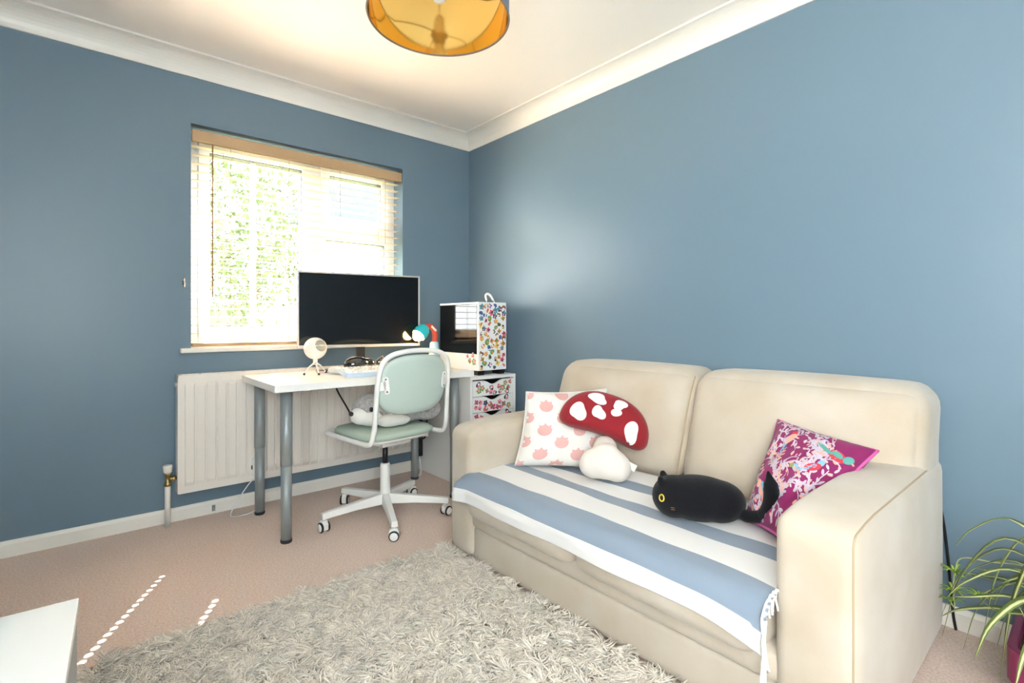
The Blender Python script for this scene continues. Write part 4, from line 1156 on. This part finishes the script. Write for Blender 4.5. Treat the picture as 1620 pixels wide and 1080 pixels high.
plant = thing('spider_plant', 'variegated spider plant with arching leaves and dangling plantlets', 'plant', (-.36, -3.135, .185))
def leaf_mat(name, edge, mid):
    m = bpy.data.materials.new(name); m.use_nodes = True; nt = m.node_tree; b = nt.nodes['Principled BSDF']; b.inputs['Roughness'].default_value = .45
    uv = nt.nodes.new('ShaderNodeUVMap'); sx = nt.nodes.new('ShaderNodeSeparateXYZ'); nt.links.new(uv.outputs[0], sx.inputs[0])
    rp = nt.nodes.new('ShaderNodeValToRGB'); e = rp.color_ramp.elements; e[0].position = .26; e[0].color = edge; e[1].position = .36; e[1].color = mid
    n1 = e.new(.64); n1.color = mid; n2 = e.new(.74); n2.color = edge
    nt.links.new(sx.outputs[0], rp.inputs[0]); nt.links.new(rp.outputs[0], b.inputs['Base Color']); return m
M_lf = leaf_mat('variegated_leaf', srgb(104, 126, 62), srgb(222, 220, 168)); M_lf2 = leaf_mat('young_leaf', srgb(120, 160, 50), srgb(206, 222, 110))
def leaf(name, pts, w, m, parent):
    P = smooth_path(pts, 5); n = len(P); mb = MB(); uvs = []
    for i, p in enumerate(P):
        d = (P[min(i+1, n-1)]-P[max(i-1, 0)]).normalized(); sd = d.cross(Vector((0, 0, 1)))
        if sd.length < 1e-3: sd = Vector((1, 0, 0))
        sd.normalize(); nr = sd.cross(d); t = i/(n-1); ww = w*(.55+.45*min(1, t*4))*(1-max(0, (t-.35)/.65)**1.6)+.0003
        for k, a in enumerate((-1, 0, 1)): mb.v.append(tuple(p+sd*ww*a+nr*(ww*.35*abs(a)))); uvs.append(((a+1)/2, t))
    for i in range(n-1):
        for k in range(2): a = 3*i+k; mb.f.append((a, a+1, a+4, a+3)); mb.m.append(0); mb.smooth.append(True)
    o = mb.build(name, m, parent); ul = o.data.uv_layers.new(name='UVMap')
    for lp_ in o.data.loops: ul.data[lp_.index].uv = uvs[lp_.vertex_index]
    s_ = o.modifiers.new('t', 'SOLIDIFY'); s_.thickness = .0008
    return o
r = random.Random(31)
for k in range(70):
    a = 2*PI*k/44*5+r.uniform(-.3, .3); Lh = r.uniform(.17, .31); up = r.uniform(.08, .30); dr_ = r.uniform(-.16, .14)
    if math.cos(a)*.34+.0 > .2: Lh *= .75
    c, s = math.cos(a), math.sin(a)
    f = min(1, .33/max(.01, Lh*c)) if c > 0 else 1
    Lh *= f
    if s > 0: Lh = min(Lh, .29/max(.01, s))
    leaf('leaf', [(.01*c, .01*s, 0), (Lh*.22*c, Lh*.22*s, up*.75), (Lh*.55*c, Lh*.55*s, up), (Lh*.85*c, Lh*.85*s, up*.7+dr_*.35), (Lh*c, Lh*s, up*.3+dr_)], r.uniform(.009, .014), M_lf, plant)
M_stalk = mat('pale_stalk', srgb(196, 200, 150), .5)
def plantlet(pts, n, sz, seed):
    r = random.Random(seed)
    st_ = MB().tube(smooth_path(pts, 6), .0018, 6).build('runner', M_stalk, plant); e = Vector(pts[-1])
    for k in range(n):
        a = 2*PI*k/n+r.uniform(-.3, .3); l = sz*r.uniform(.7, 1.1); u = r.uniform(.1, .8)
        leaf('plantlet_leaf', [e, e+Vector((.5*l*math.cos(a), .5*l*math.sin(a), .5*l*u)), e+Vector((l*math.cos(a), l*math.sin(a), .35*l*u))], .0042, M_lf2, st_)
plantlet([(.02, .02, .05), (.07, .10, .17), (.12, .20, .15), (.17, .27, .12), (.20, .29, .06)], 12, .05, 1)
plantlet([(.20, .29, .06), (.202, .292, .03), (.20, .293, .0)], 9, .042, 2)
plantlet([(.20, .293, 0), (.20, .29, -.05), (.20, .30, -.035)], 8, .036, 3)
plantlet([(.0, .03, .05), (.06, .12, .13), (.1, .19, .08), (.12, .22, .04)], 12, .042, 4)

# black cable down the wall behind the sofa's right end
c4 = MB().tube(smooth_path([(-.012, -2.76, .50), (-.010, -2.79, .38), (-.012, -2.806, .24), (-.010, -2.815, .12), (-.024, -2.822, .05), (-.03, -2.83, .004)], 8), .0042, 8).build('wall_cable', M_black)
tag(c4, 'black cable running down the blue wall behind sofa end', 'cable')
